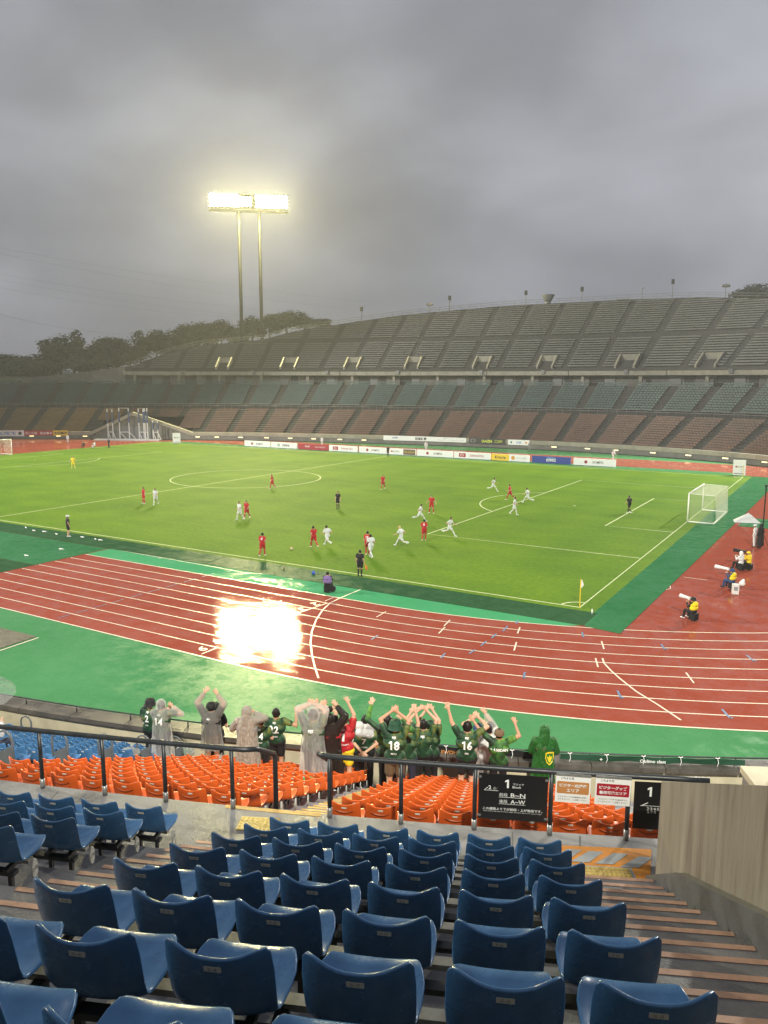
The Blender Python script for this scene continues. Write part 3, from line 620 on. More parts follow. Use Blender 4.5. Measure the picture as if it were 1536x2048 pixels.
def fsweep(mb, prof, s0, s1, ds=3.0, mi=0):
    n = max(1, int(math.ceil((s1-s0)/ds))); mb.grid([[F(s0+(s1-s0)*i/n, o, z) for o, z in prof] for i in range(n+1)], mi)
def fbox(mb, s0, s1, o0, o1, z0, z1, ds=3.0, mi=0):
    pr = [(o0, z0), (o0, z1), (o1, z1), (o1, z0), (o0, z0)]; fsweep(mb, pr, s0, s1, ds, mi)
    for s, fl in ((s0, 0), (s1, 1)): q = [F(s, o, z) for o, z in pr[:4]]; mb.poly(q[::-1] if fl else q, mi)
S0, S1 = 4.0, 206.0
M['fwall'] = mat('stand_wall', (.14, .137, .12), .7, var=.25, scale=.6); M['fcream'] = mat('stand_cream_band', (.26, .245, .19), .7, var=.2, scale=.5)
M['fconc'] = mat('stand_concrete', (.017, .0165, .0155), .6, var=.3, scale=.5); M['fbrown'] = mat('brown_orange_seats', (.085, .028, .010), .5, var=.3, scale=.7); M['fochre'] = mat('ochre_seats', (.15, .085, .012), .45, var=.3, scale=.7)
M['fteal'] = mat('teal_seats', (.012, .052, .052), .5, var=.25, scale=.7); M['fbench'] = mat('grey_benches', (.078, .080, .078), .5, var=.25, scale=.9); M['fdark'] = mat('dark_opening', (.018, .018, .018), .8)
M['fgal'] = mat('stand_rail', (.16, .165, .17), .5); M['fwhite'] = mat('pale_concrete', (.25, .24, .20), .7, var=.2, scale=.8)
far = thing('far_stand', 'large two-tier stand across the far side with empty seats', 'stand', F(110, 0, 0))
def fp(mb, name, m, **k): return part(mb, name, m, far, **k)
NB = int((S1-S0)/6.0); blocks = [(S0+6*i+.55, S0+6*i+5.45) for i in range(NB)]
gate0, gate1 = s_at(180, 0, 1), s_at(385, 0, 1); gmid = s_at(268, 0, 4)
# front wall with its cream parapet, opened at the gate
for a, b in ((S0, gate0), (gate1, S1)):
    mb = MB(); fbox(mb, a, b, 0, .3, 0, .86); fp(mb, 'front_wall', M['fwall'])
    n = int((b-a)/5)
    for i in range(n):
        x0, x1 = a+(b-a)*i/n, a+(b-a)*(i+1)/n; mb = MB(); fbox(mb, x0+.015, x1-.015, -.14, .45, .862, 1.55); fp(mb, 'parapet_panel', M['fcream'])
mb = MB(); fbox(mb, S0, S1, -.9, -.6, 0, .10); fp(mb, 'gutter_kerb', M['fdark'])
def gate_clear(s, o): return gate0+2 < s < gate1-2 and o < 8*(1-abs(s-gmid)/((gate1-gate0)/2))
# lower tiers
T1 = [(1.0+.75*i, 1.2+.346*i) for i in range(13)]; T2 = [(12.3+.736*i, 6.5+.41*i) for i in range(12)]
mb = MB(); pr = [(.3, .9)]
for o, z in T1: pr += [(o-.35, z), (o+.40, z)]
pr += [(10.6, 5.75), (12.0, 5.75)]
for o, z in T2: pr += [(o-.35, z), (o+.386, z)]
pr += [(21.2, 11.0), (25, 11.0)]
fsweep(mb, pr, S0, gate0+1); fsweep(mb, pr, gate1-1, S1); fsweep(mb, [q for q in pr if q[0] > 8], gate0+1, gate1-1)
for s, sg in ((gate0+1, 1), (gate1-1, 0)): pass
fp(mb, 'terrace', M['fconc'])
def seatrow(mb, s0, s1, o, z, step=.5, w=.42, mi=0):
    n = int((s1-s0)/step); 
    for i in range(n):
        a = s0+i*step+.04; b = a+w; A, B = np.array(F(a, o, z)), np.array(F(b, o, z)); nn = np.array(F((a+b)/2, o+1, z))-np.array(F((a+b)/2, o, z)); up = np.array([0, 0, 1.0])
        p, q = A+up*.40-nn*.28, B+up*.40-nn*.28; r, t = B+up*.40+nn*.10, A+up*.40+nn*.10; c, d = B+up*.72+nn*.14, A+up*.72+nn*.14
        mb.add([p, q, r, t, c, d], [(0, 1, 2, 3), (3, 2, 4, 5)], mi)
mb = MB(); so = s_at(235, 5, 4)
for bi, (a, b) in enumerate(blocks):
    for i, (o, z) in enumerate(T1):
        if gate_clear((a+b)/2, o-.5) or gate_clear(a, o-.5) or gate_clear(b, o-.5): continue
        seatrow(mb, a, b, o, z, mi=1 if b < so+3 else 0)
stuff(fp(mb, 'brown_seat_rows', [M['fbrown'], M['fochre']]))
mb = MB()
for a, b in blocks:
    for o, z in T2: seatrow(mb, a, b, o, z)
stuff(fp(mb, 'teal_seat_rows', M['fteal']))
# rails of the cross aisle
for zz in (6.6, 6.95):
    mb = MB(); mb.tube([F(s, 11.9, zz) for s in np.arange(S0, S1, 2.0)], .035, 5); fp(mb, 'aisle_rail', M['fgal'])
mb = MB()
for s in np.arange(S0, S1, 1.5): mb.tube([F(s, 11.9, 5.75), F(s, 11.9, 6.95)], .025, 4)
stuff(fp(mb, 'aisle_rail_posts', M['fgal']))
# concourse behind the lower tier
sU = s_at(246, 22.2, 13.5)
mb = MB(); fsweep(mb, [(25, 11.0), (25, 13.12)], sU, S1); fp(mb, 'concourse_wall', M['fwall'])
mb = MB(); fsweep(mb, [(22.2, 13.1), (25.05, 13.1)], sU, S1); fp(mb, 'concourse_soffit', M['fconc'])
for i, s in enumerate(np.arange(sU+3, S1-2, 9.0)):
    for k, (ds, w) in enumerate(((0, 2.4), (4.6, 1.4))):
        if (i+k) % 4 == 3: continue
        mb = MB(); fbox(mb, s+ds, s+ds+w, 24.85, 24.97, 11.02, 13.0); fp(mb, 'concourse_opening', M['fdark'])  # solid box; the opening's inner shade is put into its dark colour
    mb = MB(); fbox(mb, s-1.0, s-.5, 22.9, 23.4, 11.02, 13.08); fp(mb, 'pillar', M['fwhite'])
    mb = MB(); fbox(mb, s+2.6, s+4.2, 24.7, 24.96, 11.02, 12.9); fp(mb, 'concourse_door', M['fgal'])
n = int((S1-sU)/15)
for i in range(n):
    x0, x1 = sU+(S1-sU)*i/n, sU+(S1-sU)*(i+1)/n; mb = MB(); fbox(mb, x0+.06, x1-.06, 21.9, 22.35, 13.1, 13.93); fp(mb, 'deck_edge_beam', M['fwhite'])
for zz in (11.75, 12.05):
    mb = MB(); mb.tube([F(s, 21.9, zz) for s in np.arange(sU, S1, 2.0)], .03, 5); fp(mb, 'concourse_rail', M['fgal'])
# upper deck, deep in the middle and tapering to its left end
XT = np.array([(42, 0), (48, 5.4), (54, 9), (68, 11.4), (74, 15.4), (84, 19), (92, 21.4), (104, 23.2), (114, 24.6), (124, 24.8), (135, 25), (144, 24.4), (152, 22), (165, 20.5), (206, 12)], float)
xmax = lambda s: float(np.interp(s, XT[:, 0], XT[:, 1]))
UO, UZ, UD, UH = 22.35, 13.95, .85, .51
hood_s = [s_at(u, 24.2, 15.2) for u in (447, 580, 706, 825, 962, 1096, 1255, 1416)]+[s_at(1416, 24.2, 15.2)+11]
mb = MB(); rows = 30; bench = MB()
for r in range(rows):
    x = r*UD; ok = [s for s in np.arange(sU, S1, 1.0) if xmax(s) >= x+.3]
    if not ok: break
    a, b = min(ok), max(ok); z = UZ+UH*(r+1)
    fsweep(mb, [(UO+x, z-UH), (UO+x, z), (UO+x+UD, z)], a, b, 2.0)
    if r in (12, 13): continue
    for q0, q1 in blocks:
        p0, p1 = max(q0, a), min(q1, b)
        if p1-p0 < .6: continue
        segs = [(p0, p1)]
        if r < 5:
            for h in hood_s:
                segs = [t for g in segs for t in ((g[0], min(g[1], h-1.5)), (max(g[0], h+1.5), g[1])) if t[1]-t[0] > .4]
        for g0, g1 in segs: fsweep(bench, [(UO+x+.22, z+.36), (UO+x+.20, z+.42), (UO+x+.56, z+.42), (UO+x+.58, z+.66)], g0, g1, 2.5)
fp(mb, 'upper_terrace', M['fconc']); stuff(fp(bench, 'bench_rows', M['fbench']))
rim = [(s, UO+xmax(s)+.5, UZ+UH/UD*xmax(s)+.3) for s in np.arange(sU, S1, 2.0)]
mb = MB(); mb.grid([[F(s, o, z-.8), F(s, o, z+.55), F(s, o+.35, z+.55), F(s, o+.35, 6)] for s, o, z in rim]); fp(mb, 'rear_wall', M['fconc'])
mb = MB(); mb.poly([F(sU, 22.3, 13.9), F(sU, UO+xmax(sU+2), UZ+UH/UD*xmax(sU+2)), F(sU, 27, 12)]); fp(mb, 'end_wall', M['fwhite'])
for zz in (1.0, 1.5):
    mb = MB(); mb.tube([F(s, o+.17, z+.55+zz-.5) for s, o, z in rim], .045, 5); fp(mb, 'top_rail', M['fgal'])
mb = MB()
for s, o, z in rim: mb.tube([F(s, o+.17, z+.5), F(s, o+.17, z+1.57)], .035, 4)
stuff(fp(mb, 'top_rail_posts', M['fgal']))
for s in hood_s:
    for sg in (-1, 1):
        mb = MB(); c = s+sg*1.35; mb.prism([F(c-.13, o, z) for o, z in ((22.4, 13.95), (22.4, 15.0), (25.6, 17.25), (26.0, 17.25), (26.0, 15.9))], np.array(F(c+.13, 24, 0))-np.array(F(c-.13, 24, 0))); fp(mb, 'stair_hood_side', M['fwhite'])
    mb = MB(); fbox(mb, s-1.2, s+1.2, 25.7, 25.98, 15.2, 17.2); fp(mb, 'stair_hood_back', M['fwhite'])
    mb = MB(); fbox(mb, s-1.0, s+1.0, 25.4, 25.66, 13.96, 16.0); fp(mb, 'stair_opening', M['fdark'])  # closed box, dark colour standing in for shade inside the stairway
# dark fittings along the deck edge beam
for u in (245, 365, 505, 655, 798, 962, 1085, 1255, 1462):
    mb = MB(); s = s_at(u, 21.8, 13.5); mb.box(F(s, 21.75, 13.75), (.7, .5, .8)); fp(mb, 'fascia_fitting', M['fgal'])
# things along the skyline
def rim_pt(u):
    best = min(rim, key=lambda q: abs(768+FPX*((np.array(F(*q))-CAM)@AR)/((np.array(F(*q))-CAM)@AF)-u)); return F(best[0], best[1]+.17, best[2]+.55)
def mast(u, h, kind, label, cat):
    p = rim_pt(u); o = thing('mast_with_%s' % kind, label, cat, p, 0, 'masts along the far skyline')
    mb = MB(); mb.tube([(0, 0, 0), (0, 0, h)], .09, 6); mb.build('pole', M['fgal'], o)
    mb = MB()
    if kind == 'lamp': mb.box((0, 0, h-.2), (.55, .5, 1.0)); mb.build('lamp_head', M['fdark'], o)
    elif kind == 'camera': mb.tube([(0, 0, h), (.5, 0, h+.15)], .09, 6); mb.build('camera_arm', M['fgal'], o)
    else:
        for k in range(4): a = k*1.57+.4; mb.tube([(0, 0, h-.5+.0*k), (.75*math.cos(a), .75*math.sin(a), h-.2)], [.08, .34], 8)
        mb.build('horn_cluster', M['fwhite'], o)
for u, h, k, l, c in ((730, 3.0, 'lamp', 'dark lamp mast on the skyline furthest left of the masts', 'lamp'), (855, 2.2, 'horns', 'pale horn loudspeakers on the skyline right of the furthest left lamp mast', 'loudspeaker'), (889, 3.2, 'lamp', 'dark lamp mast just right of the left horn loudspeakers', 'lamp'), (908, 2.2, 'camera', 'thin camera pole between a lamp mast and the long rail', 'pole'),
                      (1053, 2.9, 'lamp', 'dark lamp mast left of the bowl on the skyline', 'lamp'), (1166, 3.0, 'lamp', 'dark lamp mast right of the bowl on the skyline', 'lamp'), (1276, 2.2, 'camera', 'thin camera pole right of the bowl, between two lamp masts', 'pole'), (1350, 3.6, 'lamp', 'tallest dark lamp mast at the right of the skyline', 'lamp'), (1442, 2.6, 'horns', 'pale horn loudspeakers near the right trees', 'loudspeaker')):
    mast(u, h, k, l, c)
p = rim_pt(1096); o = thing('cauldron', 'dark bowl-shaped flame cauldron at the top of the far stand', 'cauldron', p)
mb = MB(); mb.tube([(0, 0, 0), (0, 0, .3), (0, 0, .5)], [.7, .6, .7], 12); mb.build('foot', M['fgal'], o); mb = MB(); mb.tube([(0, 0, .45), (0, 0, .9), (0, 0, 1.9), (0, 0, 2.0)], [.7, .95, 1.5, 1.5], 14); mb.build('bowl', M['fgal'], o, True)
mb = MB(); mb.box((0, -.2, -1.4), (6.5, 2.4, .25)); mb.box((0, -.8, -2.0), (4.5, 2.0, .9)); mb.build('platform', M['fwhite'], o)
# ---- small lit lamps on the front wall
M['glow'] = mat('lit_wall_lamp', (.9, .85, .6), .5, emit=(1, .80, .34), estr=1.8)
for i, u in enumerate((66, 116, 171, 395, 436, 480, 535, 580, 630, 679, 728, 1110, 1174, 1234, 1307, 1377, 1450, 1528)):
    s = s_at(u, -.1, .7); q = F(s, -.16, .62); n = np.array(F(s, -1, 0))-np.array(F(s, 0, 0)); o = thing('wall_lamp', 'small lit lamp under the far parapet, %s from the left' % ORD[i], 'lamp', q, math.atan2(n[1], n[0])+math.pi/2, 'lit lamps under the far parapet')
    mb = MB(); mb.box((0, .05, 0), (1.3, .1, .28)); mb.build('housing', M['fgal'], o); mb = MB(); mb.box((0, -.03, -.02), (.9, .06, .15)); mb.build('diffuser', M['glow'], o)

# ---- gate below the far stand
gt = thing('track_gate', 'gabled concrete gateway under the far stand behind the white frames', 'gateway', F(gmid, 0, 0))
hs = []
for s in np.linspace(gate0, gate1, 13):
    t = 1-abs(s-gmid)/(gmid-gate0 if s < gmid else gate1-gmid); hs.append((s, 1.2+4.1*max(0, t)))
mb = MB(); mb.grid([[F(s, .55, 0), F(s, .55, h-.05)] for s, h in hs]); mb.grid([[F(s, .55, h-.05), F(s, 2.5, h-.05)] for s, h in hs]); part(mb, 'gable_wall', M['fwall'], gt)
for (s, h), (s2, h2) in zip(hs, hs[1:]):
    mb = MB(); mb.prism([F(s, -.05, h-.45), F(s2, -.05, h2-.45), F(s2, -.05, h2+.25), F(s, -.05, h+.25)], np.array(F((s+s2)/2, .9, 0))-np.array(F((s+s2)/2, -.05, 0))); part(mb, 'gable_coping', M['fcream'], gt)
mb = MB(); fbox(mb, gmid-3.5, gmid+3.5, .35, .5, 0, 2.6); part(mb, 'doorway', M['fgal'], gt)
M['frame_w'] = mat('white_steel_frame', (.55, .56, .55), .5); M['frame_b'] = mat('blue_pad', (.05, .08, .16), .6)
def gframe(u0, u1, zt, d, label, braces=True, pad=True):
    a, b = s_at(u0, -d, 1), s_at(u1, -d, 1); q0, q1 = np.array(F(a, -d, 0)), np.array(F(b, -d, 0)); w = float(np.linalg.norm(q1-q0)); an = math.atan2(q1[1]-q0[1], q1[0]-q0[0])
    o = thing('steel_frame', label, 'frame', (q0+q1)/2, an, 'white frames in front of the gate')
    mb = MB(); mb.tube([(-w/2, 0, .12), (-w/2, 0, zt), (w/2, 0, zt), (w/2, 0, .12)], .13, 6); mb.build('hoop', M['frame_w'], o)
    if braces: mb = MB(); [mb.tube([(x, 0, .15), (x, 0, 1.6), (x+.9*w, -1.0, .15)], .08, 5) for x in (-w/2, w/2)]; mb.tube([(-w/2, 0, 1.6), (w/2, 0, 1.6)], .08, 5); mb.build('brace', M['frame_w'], o)
    if pad: mb = MB(); [mb.tube([(x, 0, zt*.55), (x, 0, zt*.9)], .17, 6) for x in (-w/2, w/2)]; mb.build('pad', M['frame_b'], o)
    mb = MB(); mb.box((0, 0, .06), (w+1.2, 1.6, .12)); mb.build('foot', M['frame_w'], o)
for a in ((217, 226, 6.2, 2.0, 'white steel frame at the far left of the gate'), (241, 257, 6.4, 2.2, 'white steel frame left of the gable peak'), (280, 289, 6.3, 2.0, 'white steel frame right of the gable peak'), (293, 297, 6.4, 2.6, 'slim white frame close to the right of the peak'), (308, 316, 3.9, 2.2, 'low white frame at the right of the gate')): gframe(*a)
a, b = s_at(190, -3, 0), s_at(318, -3, 0); mb = MB(); fbox(mb, a, b, -3.4, -1.0, 0, .22); tag(mb.build('frame_platform', M['frame_w']), 'long white platform carrying the steel frames by the gate', 'platform')

# ---- boards and banners
def flat_board(P0, P1, z0, z1, name, label, cat, bg, draw, th=.06, lean=0.0, group=None):
    P0, P1 = np.array(P0[:2]), np.array(P1[:2]); w = float(np.linalg.norm(P1-P0)); an = math.atan2(*(P1-P0)[::-1]); h = z1-z0
    o = thing(name, label, cat, (*((P0+P1)/2), z0), an, group); o.rotation_euler.x = lean
    mb = MB(); mb.box((0, th/2, h/2), (w, th, h)); mb.build('board', bg, o)
    D = {}
    def t(s, x, z, hh, m, ww=None, bold=.0):
        D.setdefault(m, MB()); put_text(D[m], s, (x*w, -.011, z*h), EX, EY, hh*h, ww and ww*w, 0, bold)
    def blob(x, z, r, m, sx=1.0):
        q = MB(); k_ = .0045+.0004*len(o.children); q.poly([(x*w+r*h*sx*math.cos(a), -k_, z*h+r*h*math.sin(a)) for a in np.linspace(0, 2*math.pi, 18, endpoint=False)]); q.build('mark', M[m], o)
    def rect(x0, x1, a, b, m):
        q = MB(); k_ = .003+.0004*len(o.children); q.poly([(x0*w, -k_, a*h), (x1*w, -k_, a*h), (x1*w, -k_, b*h), (x0*w, -k_, b*h)]); q.build('colour_field', M[m], o)
    draw(t, blob, rect)
    for m, b in D.items(): b.build('print', M[m], o)
    return o
for n, c in (('p_red', (.35, .015, .03)), ('p_drk', (.03, .03, .03)), ('p_grn', (.01, .20, .09)), ('p_yel', (.75, .52, .02)), ('p_blu', (.012, .04, .25)), ('p_wht', (.75, .75, .73)), ('p_gry', (.25, .25, .25)), ('p_org', (.6, .25, .03)), ('p_brn', (.12, .085, .05)), ('p_sky', (.18, .33, .55)), ('p_lime', (.62, .68, .05))): M[n] = mat(n, c, .5)
def d_sompo(t, b, r): b(-.20, .5, .24, 'p_red'); b(-.215, .42, .10, 'p_drk'); t('SOMPO', .09, .5, .34, 'p_drk', None, .012)
def d_green(t, b, r): b(-.2, .5, .26, 'p_grn'); b(-.2, .5, .13, 'p_wht'); t('西部商会', .08, .5, .40, 'p_drk', None, .02)
def d_red(t, b, r): t('X-girl', -.2, .5, .42, 'p_wht', None, .03); t('MAKE THE NEXT', .24, .5, .20, 'p_wht')
def d_dai(t, b, r): r(-.36, -.17, .2, .8, 'p_red'); t('D', -.27, .5, .36, 'p_wht', .09); t('DAIHATSU', .14, .5, .36, 'p_red', None, .01)
def d_small(t, b, r): b(-.36, .5, .16, 'p_red'); t('SOMPO', -.2, .5, .26, 'p_drk'); r(.06, .5, .05, .95, 'p_brn'); t('WE LEAGUE', .28, .5, .26, 'p_yel')
def d_kra(t, b, r): r(-.5, -.02, .0, 1., 'p_yel'); t('Kracie', -.26, .5, .50, 'p_drk', None, .02); b(.08, .5, .30, 'p_org'); t('ホワイト薬品', .30, .5, .24, 'p_gry')
def d_kpmg(t, b, r): t('KPMG', 0, .45, .42, 'p_wht', None, .03); [r(-.10+.055*i, -.055+.055*i, .68, .86, 'p_sky') for i in range(4)]
YB = 71.1
def bx(u): # X on the board line
    a, b = -100.0, 5.0
    for _ in range(50):
        m_ = (a+b)/2; q = np.array((m_, YB, .5))-CAM; uu = 768+FPX*(q@AR)/(q@AF)
        if uu < u: a = m_
        else: b = m_
    return (m_, YB)
bl = [(489, 540, 'p_wht', d_sompo, 'white board with a red ball mark, furthest left along the far touchline'), (542, 594, 'p_wht', d_green, 'white board with a green ring mark on the far touchline'), (597, 656, 'p_red', d_red, 'red board on the far touchline'), (658, 714, 'p_wht', d_dai, 'white board with a red square mark, right of the red board'), (718, 774, 'p_wht', d_sompo, 'white board with a red ball mark, behind the far assistant referee'),
      (776, 831, 'p_wht', d_small, 'half white half brown board right of the far assistant referee'), (834, 905, 'p_wht', d_sompo, 'white board with a red ball mark, between the brown board and a red square mark'), (908, 980, 'p_wht', d_dai, 'white board with a red square mark, left of the yellow board'), (983, 1058, 'p_wht', d_kra, 'yellow and white board on the far touchline'), (1064, 1141, 'p_blu', d_kpmg, 'blue board on the far touchline'), (1147, 1231, 'p_wht', d_sompo, 'white board with a red ball mark, furthest right along the far touchline')]
for u0, u1, bg, dr, lab in bl: flat_board(bx(u0), bx(u1), .03, 1.02, 'advertising_board', lab, 'board', M[bg], dr, .25, 0, 'boards along the far touchline')
def stand_board(u0, u1, vb, h, label):
    a, b = PX(u0, vb, 0), PX(u1, vb, 0); m_ = (a+b)/2; d = (CAM-m_)[:2]; d /= np.linalg.norm(d); t_ = np.array([-d[1], d[0]]); w = np.linalg.norm(b-a)
    flat_board(m_[:2]-t_*w/2*-1*-1, m_[:2]+t_*w/2, .05, h, 'advertising_board', label, 'board', M['p_wht'], lambda t, b_, r: (b_(-.25, .55, .06, 'p_red', 1), t('SOMPO', .1, .55, .10, 'p_drk'), t('▬▬▬▬', 0, .10, .06, 'p_gry', .8)), .12)
stand_board(1466, 1489, 951, 2.0, 'upright white board with a red ball mark behind the far corner flag')
stand_board(346, 361, 887, 2.0, 'upright white board standing alone right of the gate')
def banner(u0, u1, z0, z1, bg, draw, label):
    a, b = s_at(u0, -.2, 1), s_at(u1, -.2, 1); flat_board(F(a, -.22, 0), F(b, -.22, 0), z0, z1, 'cloth_banner', label, 'banner', M[bg], draw, .02)
banner(768, 872, .72, 1.62, 'p_wht', lambda t, b, r: (t('molten', -.27, .6, .34, 'p_blu', None, .02), t('読売新聞', .22, .5, .62, 'p_drk', None, .03)), 'white banner with large black characters on the far parapet')
banner(873, 930, .72, 1.58, 'p_wht', lambda t, b, r: (t('報知新聞', -.2, .75, .16, 'p_gry'), t('みんながスポーツにふれるプレーを。', .0, .4, .22, 'p_gry', .85)), 'white banner with one line of small grey characters on the far parapet')
banner(940, 1012, .62, 1.66, 'p_drk', lambda t, b, r: (t('DAZN', .0, .5, .46, 'p_lime', .28, .03), t('.COM', .30, .5, .46, 'p_lime', .22), r(-.45, -.32, .25, .8, 'p_gry'), r(-.43, -.34, .32, .73, 'p_drk')), 'black banner with yellow green lettering on the far parapet')
banner(1014, 1059, .66, 1.60, 'p_wht', lambda t, b, r: (t('ぴあ', 0, .5, .5, 'p_sky', None, .04), b(-.35, .5, .2, 'p_grn'), b(.35, .5, .2, 'p_org')), 'small white banner with blue characters on the far parapet')
banner(-30, 46, .55, 1.75, 'p_wht', lambda t, b, r: (t('最上級花', .0, .5, .55, 'p_sky', .6, .03), b(.40, .5, .3, 'p_drk')), 'white banner with pale blue characters at the far left')
banner(47, 76, .70, 1.70, 'p_red', lambda t, b, r: t('熱い応援', 0, .5, .5, 'p_wht', .8), 'red banner left of the other red banner at the far left')
banner(77, 107, .70, 1.70, 'p_red', lambda t, b, r: t('足立寧々', 0, .5, .5, 'p_wht', .85, .02), 'red banner beside the yellow banner at the far left')
banner(108, 138, .70, 1.75, 'p_yel', lambda t, b, r: t('太田真戸', 0, .5, .62, 'p_drk', .9, .04), 'yellow banner with black characters at the far left')
# ================================================================== FLOODLIGHTS
M['lamp_on'] = mat('burning_floodlamp', (.9, .9, .9), .5, emit=(1.0, .89, .42), estr=5200.0)
M['tower'] = mat('tower_steel', (.018, .018, .017), .8, var=.15, scale=.4)
TD = 205.0; tp = PXD(503, 640, TD); zl = float(PXD(503, 402, TD)[2]); TB = np.array([tp[0], tp[1], 12.0])
aim = np.array([-45.0, 25.0])-TB[:2]; ang = math.atan2(aim[1], aim[0])+math.pi/2
tw = thing('floodlight_tower', 'tall two-legged floodlight tower with burning lamps beyond the far stand', 'floodlight', TB, ang)
H = zl-12.0
for sx in (-1, 1):
    mb = MB(); mb.tube([(sx*2.55, .6, -2), (sx*2.5, .6, H-2.3)], [.48, .40], 12); mb.build('leg', M['tower'], tw, True)
mb = MB(); mb.box((0, .6, H-2.3), (19.6, 1.3, .45)); mb.box((0, .9, H), (19.0, .2, 3.6)); mb.build('lamp_frame', M['tower'], tw)
lamp = MB(); lamp.tube([(0, .45, 0), (0, 0, 0)], [.20, .31], 10); LM = lamp.mesh('lamp_housing', M['tower'])
ld = MB(); ld.poly([(.20*math.cos(a), -.012, .20*math.sin(a)) for a in np.linspace(0, 2*math.pi, 12, endpoint=False)]); LD = ld.mesh('lamp_lens', M['lamp_on'])
for r in range(4):
    for c in range(24):
        if c == 13 and r < 4: continue
        x = -9.2+c*.80; z = H-1.2+r*.80+(.25 if 9 <= c < 13 else 0)
        if 9 <= c < 13 and r == 3: continue
        q = link('lamp_housing', LM, tw, (x, 0, z)); q.rotation_euler = (rad(16), 0, 0); w_ = link('lamp_lens', LD, q)
# floodlights of the other three corners (outside the picture)
def flood(name, pos, target, watts, size, blend=.35, radius=1.6):
    l = bpy.data.lights.new(name, 'SPOT'); l.energy = watts; l.spot_size = rad(size); l.spot_blend = blend; l.shadow_soft_size = radius; l.color = (1.0, .97, .84)
    o = bpy.data.objects.new(name, l); COL.objects.link(o); o.location = pos; d = Vector(target)-Vector(pos); o.rotation_euler = d.to_track_quat('-Z', 'Y').to_euler(); return o
flood('floodlight_right_far', (30, 122, 56), (-30, 25, 0), 7.5e5, 58)
flood('floodlight_left_near', (-135, -52, 56), (-50, 25, 0), 9.5e5, 76)
flood('floodlight_right_near', (34, -66, 52), (-28, 22, 0), 3.8e5, 43.2, .1)

# ================================================================== LAND AND TREES BEHIND
M['hill'] = mat('wooded_hill', (.030, .045, .030), .95, var=.4, scale=.02, detail=8); M['slope'] = mat('grass_bank', (.012, .020, .009), .95, var=.4, scale=.3)
mb = MB(); mb.grid([[F(s, o, z) for o, z in ((25.2, 10.9), (27.5, 12.2), (45, 13), (90, 13), (170, 9), (300, -.1))] for s in np.arange(0, 62, 3.0)]); struct(mb.build('hillside', M['slope']))
mb = MB(); G = []
for i in range(41):
    row = []
    for j in range(7):
        a = rad(62)-rad(70)*i/40+YAW*0; D = 700+j*90
        hgt = (38+34*mnoise.noise(Vector((i*.21, 3.1, 0)))+16*mnoise.noise(Vector((i*.6, j*.5, 2))))*math.sin(math.pi*min(1, (j+.6)/6.0))
        row.append((CAM[0]-D*math.sin(a), CAM[1]+D*math.cos(a), max(-1, hgt*.72)))
    G.append(row)
mb.grid(G); struct(mb.build('far_hill', M['hill'], None, True))
rw = thing('retaining_wall', 'stained concrete retaining wall behind the far left seats', 'wall', F(33, 26, 11))
a, b = s_at(30, 26, 12), sU
for i in range(6):
    x0, x1 = a+(b-a)*i/6, a+(b-a)*(i+1)/6; z0, z1 = 12.3+3.0*i/6, 12.3+3.0*(i+1)/6
    mb = MB(); mb.prism([F(x0+.02, 26, 10.9), F(x1-.02, 26, 10.9), F(x1-.02, 26, z1), F(x0+.02, 26, z0)], np.array(F(x0, 26.4, 0))-np.array(F(x0, 26, 0))); part(mb, 'wall_panel', M['fwall'], rw)
def leafmat(name, c):
    m = mat(name, c, .7, .3, var=.45, scale=.45); return m
LEAF = [leafmat('dark_leaves', (.026, .042, .016)), leafmat('olive_leaves', (.045, .055, .022)), leafmat('grey_green_leaves', (.038, .052, .026))]
M['bark'] = mat('bark', (.06, .05, .04), .9)
def tree_mesh(seed, h, w, open_=0.0):
    rs = random.Random(seed); tr = MB(); cr = MB()
    tr.tube([(0, 0, -1.0), (.1, 0, h*.25), (rs.uniform(-.3, .3), rs.uniform(-.3, .3), h*.62)], [.32, .24, .10], 7)
    lobes = []
    for i in range(13 if not open_ else 6):
        a = rs.uniform(0, 6.28); d = w*.5*rs.uniform(.15, .75); z = h*rs.uniform(.34, .86); r = w*rs.uniform(.17, .29); lobes.append((d*math.cos(a), d*math.sin(a), z, r))
        tr.tube([(0, 0, h*rs.uniform(.25, .45)), (d*math.cos(a)*.5, d*math.sin(a)*.5, z*.8), (d*math.cos(a), d*math.sin(a), z)], [.14, .09, .04], 5)
    lobes.append((0, 0, h*.86, w*.2))
    for x, y, z, r in lobes:
        for k in range(int(200 if not open_ else 80)):
            while True:
                p = Vector((rs.uniform(-1, 1), rs.uniform(-1, 1), rs.uniform(-1, 1)))
                if .25 < p.length < 1: break
            p = p.normalized()*(p.length**.45)*rs.choice((.8, .95, 1.05, 1.3))
            c = Vector((x+p.x*r*1.15, y+p.y*r*1.15, z+p.z*r*1.0)); e = rs.uniform(.16, .40)
            n = (p+Vector((rs.uniform(-.8, .8), rs.uniform(-.8, .8), rs.uniform(-.2, 1)))).normalized(); a = n.orthogonal().normalized(); b = n.cross(a); t = rs.uniform(0, 3); a, b = a*math.cos(t)+b*math.sin(t), b*math.cos(t)-a*math.sin(t)
            cr.add([c-a*e-b*e*.5, c+a*e*.3-b*e*.8, c+a*e+b*e*.2, c+a*e*.1+b*e, c-a*e*.8+b*e*.6], [(0, 1, 2, 3, 4)])
    return tr, cr
TV = [tree_mesh(i, 10, 8.5) for i in range(4)]+[tree_mesh(9, 11, 6, 1.0)]
TVm = [(a.mesh('trunk', M['bark'], True), [b.mesh('crown', LEAF[k]) for k in range(3)]) for a, b in TV]
